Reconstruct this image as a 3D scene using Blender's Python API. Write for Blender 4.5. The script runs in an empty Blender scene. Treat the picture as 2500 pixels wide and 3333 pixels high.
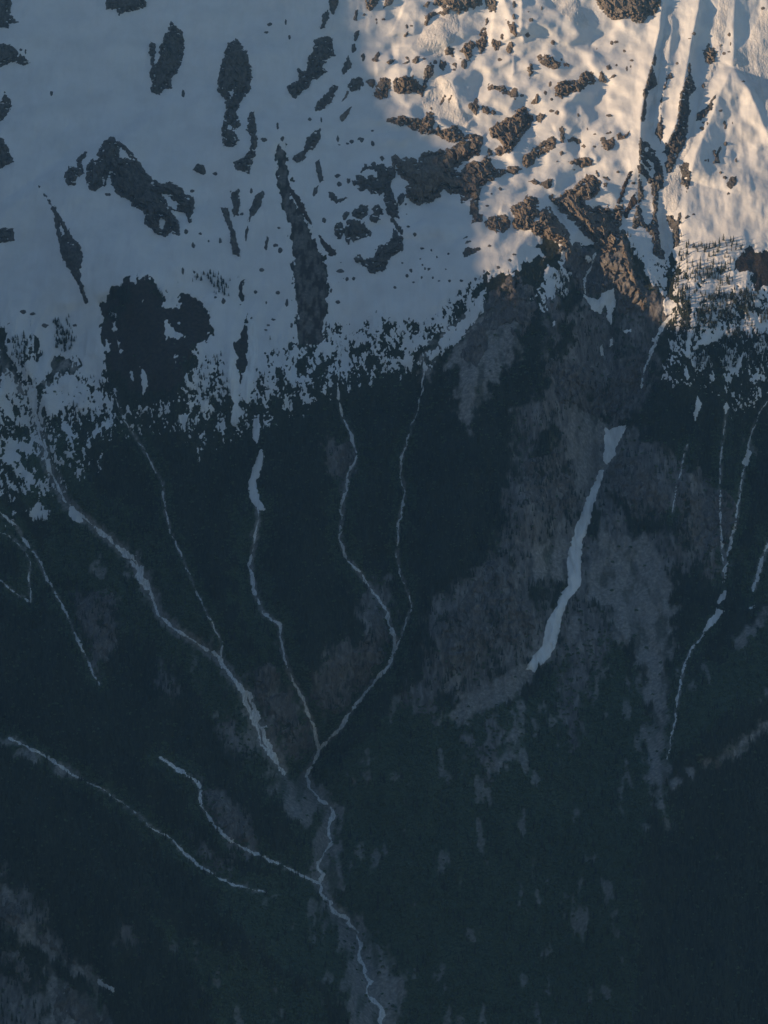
import bpy, math
import numpy as np

# ------------------------------------------------------------------ camera, sky, sun, exposure
PITCH = math.radians(-12.0)          # the camera looks slightly down across the valley
DIST = 8000.0                        # metres from the camera to the middle of the mountain face
FPX = 10000.0                        # focal length in photograph pixels (2500 px wide)
ORIGIN = np.array([0.0, 0.0, 1250.0])
NV = np.array([0.0, math.cos(PITCH), math.sin(PITCH)])      # into the mountain
BV = np.array([0.0, -math.sin(PITCH), math.cos(PITCH)])     # up the face
CAM = ORIGIN - DIST * NV

scene = bpy.context.scene
col = scene.collection
cam_data = bpy.data.cameras.new('camera')
cam_data.sensor_fit = 'HORIZONTAL'
cam_data.sensor_width = 36.0
cam_data.lens = 36.0 * FPX / 2500.0
cam_data.clip_start = 5.0
cam_data.clip_end = 40000.0
cam = bpy.data.objects.new('camera', cam_data)
cam.location = CAM
cam.rotation_euler = (math.radians(90.0) + PITCH, 0.0, 0.0)
col.objects.link(cam)
scene.camera = cam

SUN_AZ = math.radians(16.0)          # light travels towards +X and a little into the slope
SUN_EL = math.radians(9.0)
LIGHT = np.array([math.cos(SUN_AZ) * math.cos(SUN_EL), math.sin(SUN_AZ) * math.cos(SUN_EL), -math.sin(SUN_EL)])
TO_SUN = -LIGHT
SKY_STRENGTH = 0.106
SUN_STRENGTH = 5.0
SUN_COLOR = (1.0, 0.70, 0.42)
EXPOSURE = 0.32
HAZE_DENSITY = 1.45e-5

world = bpy.data.worlds.new('World')
scene.world = world
world.use_nodes = True
wn = world.node_tree
sky = wn.nodes.new('ShaderNodeTexSky')
sky.sky_type = 'NISHITA'
sky.sun_disc = False
sky.sun_elevation = SUN_EL
sky.sun_rotation = math.atan2(TO_SUN[0], TO_SUN[1])
sky.altitude = 1200.0
sky.dust_density = 0.7
sky.ozone_density = 1.45
wn.links.new(sky.outputs[0], wn.nodes['Background'].inputs[0])
wn.nodes['Background'].inputs[1].default_value = SKY_STRENGTH

sun_data = bpy.data.lights.new('sun', 'SUN')
sun_data.energy = SUN_STRENGTH
sun_data.angle = math.radians(0.53)
sun_data.color = SUN_COLOR
sun = bpy.data.objects.new('sun', sun_data)
sun.rotation_euler = (math.radians(90.0) - SUN_EL, 0.0, SUN_AZ - math.radians(90.0))
sun.location = (-3000.0, -3000.0, 4000.0)
col.objects.link(sun)

vs = scene.view_settings
vs.view_transform = 'Standard'
vs.look = 'None'
vs.exposure = EXPOSURE
vs.gamma = 1.0
vs.use_curve_mapping = False
scene.cycles.use_denoising = True
scene.cycles.use_adaptive_sampling = True
scene.cycles.adaptive_threshold = 0.02
scene.cycles.max_bounces = 2
scene.cycles.diffuse_bounces = 1
scene.cycles.glossy_bounces = 1
scene.cycles.transmission_bounces = 1
scene.cycles.volume_bounces = 0
scene.cycles.transparent_max_bounces = 4

# ------------------------------------------------------------------ noise
_rng = np.random.RandomState(7)
_PERM = np.concatenate([_rng.permutation(256)] * 3).astype(np.int32)
_GX = np.cos(np.arange(32) * 2 * np.pi / 32).astype(np.float32)
_GY = np.sin(np.arange(32) * 2 * np.pi / 32).astype(np.float32)


def perlin(x, y, seed=0):
    x = np.asarray(x, np.float32) + seed * 17.37
    y = np.asarray(y, np.float32) + seed * 9.71
    xi = np.floor(x).astype(np.int32)
    yi = np.floor(y).astype(np.int32)
    xf = x - xi
    yf = y - yi
    xi &= 255
    yi &= 255
    u = xf * xf * xf * (xf * (xf * 6 - 15) + 10)
    v = yf * yf * yf * (yf * (yf * 6 - 15) + 10)

    def g(ix, iy, dx, dy):
        h = _PERM[_PERM[ix & 255] + (iy & 255)] & 31
        return _GX[h] * dx + _GY[h] * dy
    a = g(xi, yi, xf, yf)
    b = g(xi + 1, yi, xf - 1, yf)
    c = g(xi, yi + 1, xf, yf - 1)
    d = g(xi + 1, yi + 1, xf - 1, yf - 1)
    return (a + u * (b - a) + v * ((c + u * (d - c)) - (a + u * (b - a)))) * 1.5


def fbm(x, y, octv=4, seed=0, gain=0.5):
    s, amp, f = 0.0, 1.0, 1.0
    for o in range(octv):
        s = s + amp * perlin(x * f, y * f, seed + o * 3)
        amp *= gain
        f *= 2.03
    return s


def ridged(x, y, octv=4, seed=0, gain=0.5):
    s, amp, f = 0.0, 1.0, 1.0
    for o in range(octv):
        s = s + amp * (1.0 - 2.0 * np.abs(perlin(x * f, y * f, seed + o * 3)))
        amp *= gain
        f *= 2.03
    return s


def facets(A, B, ca, cb, seed, tilt, drop):
    """fractured faces: every cell is its own tilted plane, with a step where two cells meet"""
    x, y = A / ca, B / cb
    xi, yi = np.floor(x).astype(np.int32), np.floor(y).astype(np.int32)
    best = np.full(A.shape, 1e9)
    out = np.zeros(A.shape)
    for dx in (-1, 0, 1):
        for dy in (-1, 0, 1):
            cx, cy = xi + dx, yi + dy
            h1 = _PERM[_PERM[(cx + seed * 7) & 255] + (cy & 255)]
            h2 = _PERM[h1 + 91]
            h3 = _PERM[h2 + 57]
            h4 = _PERM[h3 + 23]
            sx, sy = cx + .15 + .7 * h1 / 255.0, cy + .15 + .7 * h2 / 255.0
            d = (x - sx) ** 2 + (y - sy) ** 2
            v = drop * (h3 / 127.5 - 1) + tilt * ca * (h4 / 127.5 - 1) * (x - sx) + tilt * cb * (h2 / 127.5 - .7) * (y - sy)
            m = d < best
            best[m] = d[m]
            out[m] = v[m]
    return out


def sstep(x, e0, e1):
    t = np.clip((x - e0) / (e1 - e0), 0, 1)
    return t * t * (3 - 2 * t)


# ------------------------------------------------------------------ survey traces
# Outlines surveyed from the photograph, in photograph pixels; each sheet has its own offset and scale.
SHEETS = {
    'A': (0, 0, .75347), 'B': (1250, 0, .75347), 'C': (0, 833, .75347), 'D': (1250, 833, .75347),
    'E': (0, 1666, .75347), 'F': (1250, 1666, .75347), 'G': (0, 2500, .75347), 'H': (1250, 2500, .75347),
    'P': (1150, 0, .42194), 'Q': (1800, 0, .42194), 'R': (1050, 450, .42194), 'S': (1700, 450, .42194),
    'T': (1800, 700, .42194), 'W': (0, 0, 1.50693), 'L': (0, 1000, .5425), 'M': (300, 2300, .60277),
    'N': (1500, 1100, .60277),
}


def tr(text):
    sheet, rest = text.split(':')
    ox, oy, s = SHEETS[sheet.strip()]
    p = np.array([[float(v) for v in q.split(',')] for q in rest.split()], np.float64)
    return p * s + np.array([ox, oy])


def poly_sdf(X, Y, poly):
    """signed distance, positive inside, in the units of X and Y"""
    best = np.full(X.shape, 1e18)
    inside = np.zeros(X.shape, bool)
    n = len(poly)
    for i in range(n):
        x0, y0 = poly[i]
        x1, y1 = poly[(i + 1) % n]
        ex, ey = x1 - x0, y1 - y0
        L = ex * ex + ey * ey + 1e-12
        t = np.clip(((X - x0) * ex + (Y - y0) * ey) / L, 0, 1)
        dx = X - (x0 + t * ex)
        dy = Y - (y0 + t * ey)
        np.minimum(best, dx * dx + dy * dy, out=best)
        cond = ((y0 > Y) != (y1 > Y))
        if abs(ey) > 1e-12:
            inside ^= cond & (X < (x0 + (Y - y0) * ex / ey))
    r = np.sqrt(best)
    return np.where(inside, r, -r)


def line_dist(X, Y, line):
    """distance to a polyline, the side of it (-1 left .. 1 right of the way it runs) and the share of its length"""
    best = np.full(X.shape, 1e18)
    side = np.zeros(X.shape)
    par = np.zeros(X.shape)
    seg = np.sqrt(((line[1:] - line[:-1]) ** 2).sum(1))
    cum = np.concatenate([[0], np.cumsum(seg)])
    for i in range(len(line) - 1):
        x0, y0 = line[i]
        x1, y1 = line[i + 1]
        ex, ey = x1 - x0, y1 - y0
        L = ex * ex + ey * ey + 1e-12
        t = np.clip(((X - x0) * ex + (Y - y0) * ey) / L, 0, 1)
        dx = X - (x0 + t * ex)
        dy = Y - (y0 + t * ey)
        d2 = dx * dx + dy * dy
        m = d2 < best
        best[m] = d2[m]
        side[m] = ((ey * (X - x0) - ex * (Y - y0)) / math.sqrt(L))[m]
        par[m] = ((cum[i] + t * seg[i]) / cum[-1])[m]
    r = np.sqrt(best)
    return r, np.clip(side / (r + 1e-9), -1, 1), par


def refine(line, jit, seed, step=8.0):
    """a surveyed line with smaller bends added"""
    seg = np.sqrt(((line[1:] - line[:-1]) ** 2).sum(1))
    cum = np.concatenate([[0], np.cumsum(seg)])
    n = max(3, int(cum[-1] / step))
    t = np.linspace(0, cum[-1], n)
    x = np.interp(t, cum, line[:, 0])
    y = np.interp(t, cum, line[:, 1])
    w = np.minimum(1, np.minimum(t, cum[-1] - t) / 30.0)
    x = x + jit * w * (perlin(t / 60.0, t * 0 + .3, seed) + .8 * perlin(t / 26.0, t * 0 + .3, seed + 5))
    y = y + jit * .5 * w * perlin(t / 40.0, t * 0 + 7.3, seed + 9)
    return np.stack([x, y], 1)


# ------------------------------------------------------------------ the mountain's relief
def axis(lo, hi, fine_lo, fine_hi, fine, coarse):
    a = np.arange(lo, fine_lo, coarse)
    b = np.arange(fine_lo, fine_hi, fine)
    c = np.arange(fine_hi, hi + coarse, coarse)
    return np.concatenate([a, b, c])


AX = axis(-1750, 1750, -1190, 1190, 2.75, 14.0)
BX = np.concatenate([np.arange(-1650, -1250, 14.0), np.arange(-1250, 150, 4.2), np.arange(150, 1560, 2.6), np.arange(1560, 2100, 14.0)])
GA, GB = np.meshgrid(AX, BX)
GA = GA.astype(np.float64)
GB = GB.astype(np.float64)

# how fast the face falls back, per metre of rise: flat creek bed, steep forest, cirque
_bk = np.linspace(-1700, 2200, 400)
_gk = np.interp(_bk, [-1700, -1200, -800, -300, 200, 600, 900, 1300, 2200], [1.5, 1.35, 1.15, .86, .72, .74, .9, .82, .8])
_dk = np.concatenate([[0], np.cumsum((_gk[1:] + _gk[:-1]) * .5 * np.diff(_bk))])
_dk -= np.interp(0, _bk, _dk)


def project(a, b, d):
    s = FPX / (DIST + d)
    return 1250 + a * s, 1666.5 - b * s


CREEK = tr('W: 915,740 905,880 870,1000 870,1100 860,1250 880,1330 855,1400 800,1480 730,1580 662,1675 712,1745 705,1830 690,1890 720,1970 770,2020 790,2100 828,2230 860,2400 900,2700')
STREAMS = {
    'creek': tr('W: 661,1674 668,1700 690,1725 712,1745 718,1780 705,1830 690,1870 690,1900 705,1935 720,1970 750,1985 770,2020 780,2060 790,2100 800,2150 820,2190 832,2225 850,2300'),
    'east_fork': tr('W: 740,720 730,780 730,840 735,890 760,940 768,990 750,1030 742,1080 735,1160 745,1200 780,1240 815,1290 840,1330 850,1370 855,1400 840,1440 800,1480 770,1520 730,1580 690,1620 661,1674'),
    'mid_fork': tr('W: 556,1095 558,1120 550,1180 540,1220 550,1280 570,1325 605,1350 608,1400 625,1450 655,1510 680,1580 690,1618'),
    'west_scar': tr('W: 65,690 75,760 72,840 78,900 90,960 110,1020 140,1080 170,1110 220,1150 270,1195 300,1230 330,1290 345,1330 380,1360 420,1385 470,1420 500,1460 530,1500 560,1580 590,1630 613,1672'),
    'west_thread': tr('W: 250,860 270,910 310,970 350,1040 356,1100 370,1150 400,1220 420,1270 450,1330 478,1385 479,1445'),
    'bench_stream': tr('W: 345,1635 380,1660 415,1680 430,1700 436,1740 460,1780 490,1812 520,1830 600,1865 650,1890 688,1908'),
    'lower_stream': tr('W: 20,1592 70,1620 110,1640 160,1675 230,1710 300,1762 330,1790 370,1812 400,1845 430,1872 460,1888 500,1910 560,1925 600,1935'),
    'edge_stream': tr('W: -20,1095 10,1115 35,1135 55,1170 80,1200 100,1250 130,1300 150,1340 170,1390 195,1440 215,1480'),
    'edge_thread': tr('W: -20,1145 20,1155 45,1180 66,1212 62,1245 66,1300'),
    'corner_thread': tr('W: -20,1240 10,1262 35,1282 66,1300'),
    'hidden_fork': tr('W: 915,750 915,800 905,880 890,920 870,980 865,1020 875,1060 870,1090 860,1130 858,1200 865,1240 882,1280 890,1310 875,1350 856,1400'),
    'gorge_stream': tr('T: 905,780 830,880 800,960 760,1040 745,1110 715,1185 690,1260 680,1330'),
    'thaw_stream': tr('W: 1680,840 1640,890 1625,930 1612,990 1600,1060 1590,1130 1570,1200 1562,1260'),
    'talus_stream': tr('W: 1530,1355 1500,1395 1480,1425 1472,1470 1462,1530 1450,1600 1440,1640'),
    'slab_stream': tr('W: 1570,880 1560,960 1557,1010 1555,1100 1560,1190 1563,1235'),
    'far_thread': tr('W: 1485,960 1470,1010 1455,1080 1452,1110'),
    'edge_braid': tr('F: 1665,130 1640,200 1615,270 1595,335'),
}
RIDGES = [  # line, height (m), half width left and right (px)
    (tr('W: 1058,600 1035,720 1010,900 980,1080 950,1240 920,1380'), 130, 190, 150),
    (tr('W: 700,760 660,980 650,1180 670,1380 680,1500'), 75, 110, 100),
    (tr('W: 300,620 400,850 440,1100 500,1290 580,1430'), 90, 130, 150),
    (tr('W: 170,900 230,1120 330,1220 470,1380'), 48, 90, 70),
    (tr('W: 830,900 810,1080 820,1200'), 55, 80, 70),
    (tr('W: 1200,700 1160,900 1130,1100 1080,1330'), 80, 110, 90),
    (tr('W: 1500,700 1440,860 1420,1000 1500,1180'), 85, 150, 170),
    (tr('W: 1640,700 1600,900 1590,1000'), 30, 70, 90),
    (tr('W: 0,1420 200,1560 400,1700 560,1800'), 85, 190, 75),
    (tr('W: -60,1720 150,1840 350,1960 560,2050 720,2150'), 120, 230, 75),
    (tr('W: 1720,1440 1560,1560 1440,1690 1390,1800 1370,2000 1350,2260'), 170, 75, 330),
    (tr('W: 1720,1330 1600,1400 1500,1490 1445,1640'), 70, 60, 130),
    (tr('A: 130,760 300,1000 400,1330'), 30, 110, 150),
    (tr('A: 1195,480 1205,640 1290,1000 1300,1300'), 26, 90, 110),
    (tr('A: 485,580 620,760 760,960'), 26, 90, 110),
    (tr('A: 1030,170 1010,400 1090,700'), 18, 80, 90),
    (tr('A: -40,560 140,780'), 16, 70, 90),
]
RIBS = [  # sharp snow ribs and lips in the sunlit corner: line, height (m), half widths (px) left (sunward) and right (lee)
    (tr('Q: 850,-60 830,60 810,250 760,480 700,700 668,950 668,1185 670,1400'), 32, 75, 26),
    (tr('Q: 925,60 890,400 868,580 842,760 828,920 800,1000'), 12, 36, 24),
    (tr('Q: 1130,-60 1110,100 1060,330 1035,480 1000,650 965,850 930,1000 860,1130'), 34, 85, 30),
    (tr('Q: 1400,-80 1390,150 1385,300 1378,530'), 20, 70, 60),
    (tr('Q: 1378,530 1285,720 1205,950 1100,1185 1040,1400'), 40, 70, 230),
    (tr('Q: 1378,530 1500,720 1600,950 1680,1140'), 20, 70, 44),
    (tr('P: 360,85 420,110 460,180 470,270'), 9, 80, 24),
    (tr('P: 300,390 440,380 530,430 590,520 622,610'), 11, 90, 24),
    (tr('P: 1060,170 1130,180 1180,240 1210,320'), 9, 70, 22),
    (tr('P: 1150,-40 1175,60 1235,170 1280,280'), 13, 60, 24),
    (tr('P: 1300,-40 1300,120 1290,260 1330,330'), 12, 14, 70),
    (tr('P: 1220,440 1300,440 1345,470 1365,540'), 8, 60, 20),
    (tr('P: 690,600 760,640 790,740 820,860 900,990'), 8, 60, 26),
    (tr('P: 880,940 960,1010 1010,1060'), 8, 50, 22),
    (tr('S: 440,110 520,100 565,150 570,200'), 8, 60, 20),
    (tr('P: 160,540 300,535 440,550'), 8, 40, 30),
    (tr('P: 1320,210 1450,190 1600,230'), 5, 30, 24),
    (tr('Q: 20,320 150,300 300,330'), 5, 40, 26),
    (tr('Q: 0,1000 90,960 160,1010'), 6, 40, 20),
    (tr('R: 1360,560 1420,580 1450,640'), 8, 50, 16),
    (tr('T: 540,130 580,330 640,540 700,720'), 24, 60, 90),
    (tr('S: 130,560 250,640 330,760 390,860'), 16, 90, 22),
    (tr('S: 240,480 340,640 440,760 540,850'), -20, 40, 60),
    (tr('S: 560,500 570,700 575,860'), -12, 18, 18),
    (tr('S: 700,560 690,700 660,880'), -14, 20, 24),
    (tr('T: 530,120 525,250 560,420 640,560'), 10, 30, 16),
    (tr('N: 500,470 545,560 590,720 620,880'), 24, 60, 26),
    (tr('N: 330,840 380,960 430,1120 440,1400'), 20, 70, 30),
    (tr('N: 100,1000 170,1150 240,1330 330,1520'), 20, 70, 34),
    (tr('N: 930,560 1010,760 1120,980 1160,1180'), 16, 40, 60),
    (tr('N: 780,720 830,900 880,1080 930,1200'), 14, 40, 40),
    (tr('N: 830,60 870,240 880,420'), 16, 40, 30),
    (tr('T: 400,330 390,480 370,600'), 14, 40, 26),
    (tr('E: 1100,700 1160,820 1230,930 1290,1040'), 12, 40, 30),
    (tr('E: 1300,560 1370,720 1420,860'), 12, 40, 30),
    (tr('E: 330,380 380,500 400,600'), 12, 40, 30),
]


def build_relief(PX, PY, GA, GB):
    d = np.interp(GB, _bk, _dk)
    # the valley: both flanks come forward away from the creek in the lower half
    r, side, par = line_dist(PX, PY, CREEK)
    low = sstep(PY, 1500, 2700)
    rr = r * .8
    d -= low * 238 * (1 - np.exp(-rr / 330.0))
    for ln, h, wl, wr in RIDGES:
        r, side, par = line_dist(PX, PY, ln)
        w = wl + (wr - wl) * (.5 + .5 * side)
        env = sstep(par, -.001, .12) * (1 - .5 * sstep(par, .9, 1.0)) if h < 80 else 1.0
        d -= (1.35 if ln[:, 1].max() > 1700 else 1.0) * h * env * np.sqrt(1e-3 + np.exp(-(r / w) ** 1.4))
    for k, ln in STREAMS.items():
        r, side, par = line_dist(PX, PY, ln)
        main = k in ('creek', 'west_scar', 'east_fork', 'hidden_fork', 'mid_fork')
        d += (58 * np.exp(-r / 62) if main else 24 * np.exp(-r / 38)) * (1.0 if k == 'creek' else sstep(par, 0, .22))
    # the main gorge
    r, side, par = line_dist(PX, PY, tr('T: 330,280 300,420 260,560 380,720 430,900 430,1100 440,1300 420,1480 380,1750 340,2000 250,2250 150,2480'))
    d += 85 * np.exp(-(r / 85) ** 1.6) * sstep(par, 0, .08) * (1 - .7 * sstep(par, .8, 1))
    r, side, par = line_dist(PX, PY, tr('T: 850,100 880,330 885,600 880,760 800,950 740,1120 690,1300'))
    d += 34 * np.exp(-(r / 50) ** 1.6)
    # ribs and runnels that run downhill
    u = GA + 25 * fbm(GA / 190, GB / 260, 2, 31)
    upper = sstep(PY, 1250, 800)
    d -= (1 - .82 * upper) * 32 * ridged(u / 260, GB / 620, 2, 11)
    d -= (1 - .94 * upper) * 15 * ridged(u / 95, GB / 300, 3, 21)
    d -= 16 * fbm(GA / 420, GB / 420, 2, 41)
    return d


print('relief ...')
AC = np.unique(np.concatenate([AX[::3], AX[-1:]]))
BC = np.unique(np.concatenate([BX[::3], BX[-1:]]))
CA, CB = np.meshgrid(AC, BC)
D = np.interp(CB, _bk, _dk)
for _ in range(2):
    PX, PY = project(CA, CB, D)
    D = build_relief(PX, PY, CA, CB)


def spread(F):
    """from the coarse net to the fine map"""
    ia = np.clip(np.interp(AX, AC, np.arange(len(AC))), 0, len(AC) - 1.0001)
    ib = np.clip(np.interp(BX, BC, np.arange(len(BC))), 0, len(BC) - 1.0001)
    i0, j0 = ia.astype(int), ib.astype(int)
    fa, fb = (ia - i0)[None, :], (ib - j0)[:, None]
    R0, R1 = F[j0], F[j0 + 1]
    R = R0 * (1 - fb) + R1 * fb
    return R[:, i0] * (1 - fa) + R[:, i0 + 1] * fa


D = spread(D)
PX, PY = project(GA, GB, D)
MPP = (DIST + D) / FPX                 # metres per photograph pixel


def on_box(poly, pad):
    """slices of the fine map that hold an outline"""
    m = (PX > poly[:, 0].min() - pad) & (PX < poly[:, 0].max() + pad) & (PY > poly[:, 1].min() - pad) & (PY < poly[:, 1].max() + pad)
    r = np.where(m.any(1))[0]
    c = np.where(m.any(0))[0]
    if len(r) == 0 or len(c) == 0:
        return None
    return slice(r[0], r[-1] + 1), slice(c[0], c[-1] + 1)


for ln, h, wl, wr in RIBS:
    bx = on_box(ln, max(wl, wr) * 2.2)
    if bx is None:
        continue
    r, side, par = line_dist(PX[bx], PY[bx], ln)
    wob = 1 + .25 * fbm(GA[bx] / 60, GB[bx] / 60, 2, 77)
    w = (wl + (wr - wl) * (.5 + .5 * side)) * wob
    e = np.exp(-(np.sqrt(r * r + 16) - 4) / w * 1.5)
    e = e * sstep(par, -.05, .12) * (1 - sstep(par, .9, 1.05))
    D[bx] -= h * e

# snow domes of the sunlit shelf
lit = sstep(PX + .1 * PY, 1130, 1330) * sstep(PY, 900, 760) * (1 - .8 * sstep(PX + PY * .12, 2010, 2120))
left = sstep(PY, 1150, 950) * (1 - lit)
wx = GA + 14 * fbm(GA / 70, GB / 70, 2, 5)
wy = GB + 14 * fbm(GA / 70, GB / 70, 2, 6)
dome = perlin(wx / 112, wy / 84, 51) + .4 * perlin(wx / 50, wy / 40, 52)
D_smooth = D - lit * (19 * dome + .55 * fbm(GA / 22, GB / 22, 2, 53)) - left * (12 * fbm(GA / 150, GB / 200, 4, 54))
D_smooth -= (1 - lit) * left * .8 * fbm((GA + 6 * fbm(GA / 60, GB / 90, 2, 58)) / 13, GB / 110, 3, 55)
gul = sstep(PX + PY * .12, 2010, 2120) * sstep(PY, 900, 800)
D_smooth -= gul * (2.6 * fbm((GA - .12 * GB) / 55, GB / 170, 2, 56) + .45 * fbm((GA - .12 * GB) / 17, GB / 34, 3, 57))
PX, PY = project(GA, GB, D_smooth)


def mask(poly, edge=6.0, rough=0.0, seed=0, pad=40):
    """soft map mask of an outline (0..1)"""
    out = np.zeros(PX.shape)
    bx = on_box(poly, pad + edge)
    if bx is None:
        return out
    s = poly_sdf(PX[bx], PY[bx], poly)
    if rough:
        s = s + rough * fbm(GA[bx] / 26, GB[bx] / 32, 4, seed)
    out[bx] = sstep(s, -edge, edge)
    return out


# ------------------------------------------------------------------ what covers the ground
SCREE = ['W: 600,1680 650,1680 690,1720 690,1760 650,1790 610,1740 590,1700',
         'W: 655,1670 700,1700 735,1750 730,1800 745,1860 740,1900 720,1950 760,1975 800,2010 840,2060 880,2120 870,2170 860,2260 770,2260 740,2180 750,2090 740,2030 700,1960 680,1910 670,1860 690,1800 690,1750 660,1700',
         'W: 1000,1510 1060,1480 1120,1450 1150,1455 1110,1500 1040,1530 1000,1555 985,1540',
         'W: 1250,1240 1300,1150 1390,1160 1450,1250 1455,1400 1440,1560 1435,1700 1400,1720 1395,1560 1380,1440 1330,1340 1260,1270',
         'W: 1245,880 1300,880 1310,1000 1280,1060 1240,1050 1225,960',
         'W: 1150,1190 1215,1130 1230,1190 1220,1260 1160,1250',
         'W: 1060,640 1130,660 1125,760 1060,830 1010,930 985,900 990,800 960,790 1000,700',
         'W: 1110,1535 1130,1560 1125,1600 1095,1650 1060,1700 1070,1650 1105,1600',
         'W: 920,760 1000,680 960,740 925,810 905,820',
         'W: 280,1180 320,1230 350,1310 380,1350 345,1335 310,1290 270,1210',
         'W: 530,1500 570,1560 600,1640 615,1672 585,1680 560,1610 535,1550',
         'W: 0,1900 50,1990 120,2050 215,2110 230,2140 130,2090 40,2020 -30,1980',
         'W: 100,2100 200,2160 260,2230 120,2260 90,2180',
         'W: 20,1590 110,1640 165,1675 150,1685 90,1650 15,1605',
         'W: 1470,1672 1540,1640 1640,1570 1690,1540 1640,1590 1550,1655 1480,1690', 'W: 1440,1690 1480,1680 1450,1730 1400,1760', 'W: 1590,1380 1659,1310 1700,1280 1659,1330 1600,1400',
         'C: 0,400 60,520 110,570 130,600 60,600 0,540', 'C: 240,460 300,440 370,490 300,490 220,560 200,600 215,530']
SLAB = ['W: 540,1460 590,1460 640,1520 680,1580 650,1640 610,1640 570,1580 560,1510',
        'W: 160,1290 240,1280 245,1400 210,1450 170,1370',
        'W: 430,1690 490,1720 540,1770 550,1830 500,1810 450,1740',
        'W: 1130,1200 1210,1120 1240,1040 1220,950 1300,900 1340,900 1420,960 1560,1060 1570,1250 1460,1240 1400,1330 1260,1290 1200,1440 1120,1440 1100,1300',
        'W: 1000,1250 1120,1150 1190,1180 1170,1350 1130,1440 1000,1520 900,1460 890,1360 940,1290',
        'W: 770,1260 840,1250 850,1340 800,1430 700,1540 660,1500 700,1420 760,1360',
        'W: 1200,760 1260,640 1300,660 1340,600 1400,660 1420,720 1400,860 1330,920 1250,900 1200,830',
        'W: 700,960 760,950 770,1000 745,1060 715,1020', 'W: 0,1860 100,1960 130,2060 60,2040 -20,1960', 'W: -20,2080 80,2130 150,2260 -20,2260',
        'W: 1110,900 1180,820 1260,880 1250,1000 1230,1100 1180,1200 1120,1250 1080,1150 1100,1000', 'W: 1240,1290 1330,1290 1400,1340 1310,1400 1270,1500 1240,1620 1200,1520 1215,1400', 'W: 1180,640 1230,620 1260,760 1230,900 1180,800',
        'W: 880,1420 960,1430 1000,1520 960,1560 870,1520', 'W: 1000,1540 1090,1560 1060,1680 1010,1620', 'W: 430,1480 480,1500 560,1640 520,1650 450,1560', 'W: 1460,1130 1560,1140 1560,1260 1480,1220',
        'W: 340,1440 380,1470 375,1520 345,1500', 'W: 260,1990 330,2040 300,2060 250,2030',
        'W: 500,1810 560,1830 540,1860 500,1850', 'W: 400,1795 470,1840 500,1890 440,1860']
BROWN = ['T: 1390,420 1470,260 1520,230 1580,280 1659,295 1890,300 1890,620 1640,560 1560,580 1530,480 1500,440',
         'C: 440,210 500,130 540,95 590,110 605,70 640,90 710,160 715,190 680,220 770,225 780,160 830,170 870,200 915,265 905,360 870,370 820,390 790,540 720,580 560,560 480,480 440,320',
         'A: 1195,620 1225,630 1240,720 1260,780 1250,800 1270,870 1310,930 1340,1000 1370,1060 1400,1105 1410,1200 1420,1280 1400,1480 1290,1500 1280,1330 1265,1200 1265,1105 1250,970 1220,890 1195,780',
         'C: 1030,330 1060,300 1075,350 1070,460 1045,540 1030,550 1010,460', 'C: 1030,90 1050,120 1050,220 1080,280 1070,300 1040,220',
         'T: 640,560 760,580 880,640 850,720 870,770 760,860 660,770 680,700']
ALDER = ['W: 720,1650 880,1500 1000,1540 1150,1500 1250,1350 1330,1380 1400,1500 1420,1700 1380,1900 1370,2400 870,2400 800,2050 740,1950 730,1800',
         'W: 480,1880 560,1880 690,1920 740,2030 760,2150 620,2100 450,1960', 'W: 330,1990 520,2060 700,2160 730,2400 560,2400 420,2130',
         'W: 1460,1500 1659,1330 1800,1300 1800,1500 1600,1530 1450,1650', 'W: 380,1240 430,1300 480,1440 560,1500 560,1640 500,1600 380,1450 330,1380',
         'W: 500,1090 560,1130 540,1230 560,1330 620,1420 560,1440 500,1300', 'W: 140,1130 330,1290 250,1290 130,1260 90,1180']


def union(polys, edge, rough, seed):
    m = np.zeros(PX.shape)
    for i, p in enumerate(polys):
        m = np.maximum(m, mask(tr(p), edge, rough, seed + i))
    return m


M_scree = union(SCREE, 16, 34, 100)
M_scree = M_scree * (.35 + .65 * sstep(fbm(GA / 34, GB / 70, 4, 98), -.45, .1))
M_slab = union(SLAB, 22, 34, 130)
M_brown = union(BROWN, 6, 20, 160)
M_alder = union(ALDER, 25, 30, 190)
gate = fbm(GA / 70 + .3 * perlin(GA / 20, GB / 30, 3), GB / 150, 4, 215)
M_slab = np.clip(M_slab * sstep(gate, -.62, -.1) * 1.0, 0, 1)
STRIPE = mask(tr(BROWN[2]), 8, 14, 127) * sstep(fbm(GA / 16, GB / 40, 4, 128), -.35, .25)
M_scree = np.maximum(M_scree, .42 * STRIPE)
GORGE = ['T: 60,240 330,280 520,120 640,500 760,580 880,640 860,800 700,1180 640,1500 300,1500 380,900 250,600 120,330']
M_slab = np.maximum(M_slab, union(GORGE, 14, 24, 126) * (.55 + .45 * sstep(gate, -.5, .2)))
# alder grows in the avalanche runnels, conifers hold the ribs between them
_u = GA + 25 * fbm(GA / 190, GB / 260, 2, 31)
runnel = -.7 * ridged(_u / 260, GB / 620, 2, 11) - ridged(_u / 95, GB / 300, 3, 21)
runnel = sstep(runnel + .5 * fbm(GA / 30, GB / 60, 3, 34), -.35, .25) * sstep(PY, 1300, 1500)
M_alder = np.maximum(M_alder, .9 * runnel)
# gravel patches on the alder slopes
spots = fbm(GA / 60, GB / 130, 4, 222)
M_scree = np.maximum(M_scree, M_alder * sstep(spots, .62, .82) * sstep(PY, 2000, 2250) * .7)
M_scree = np.maximum(M_scree, M_alder * sstep(fbm(GA / 45, GB / 80, 4, 223), .55, .8) * .7)

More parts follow.
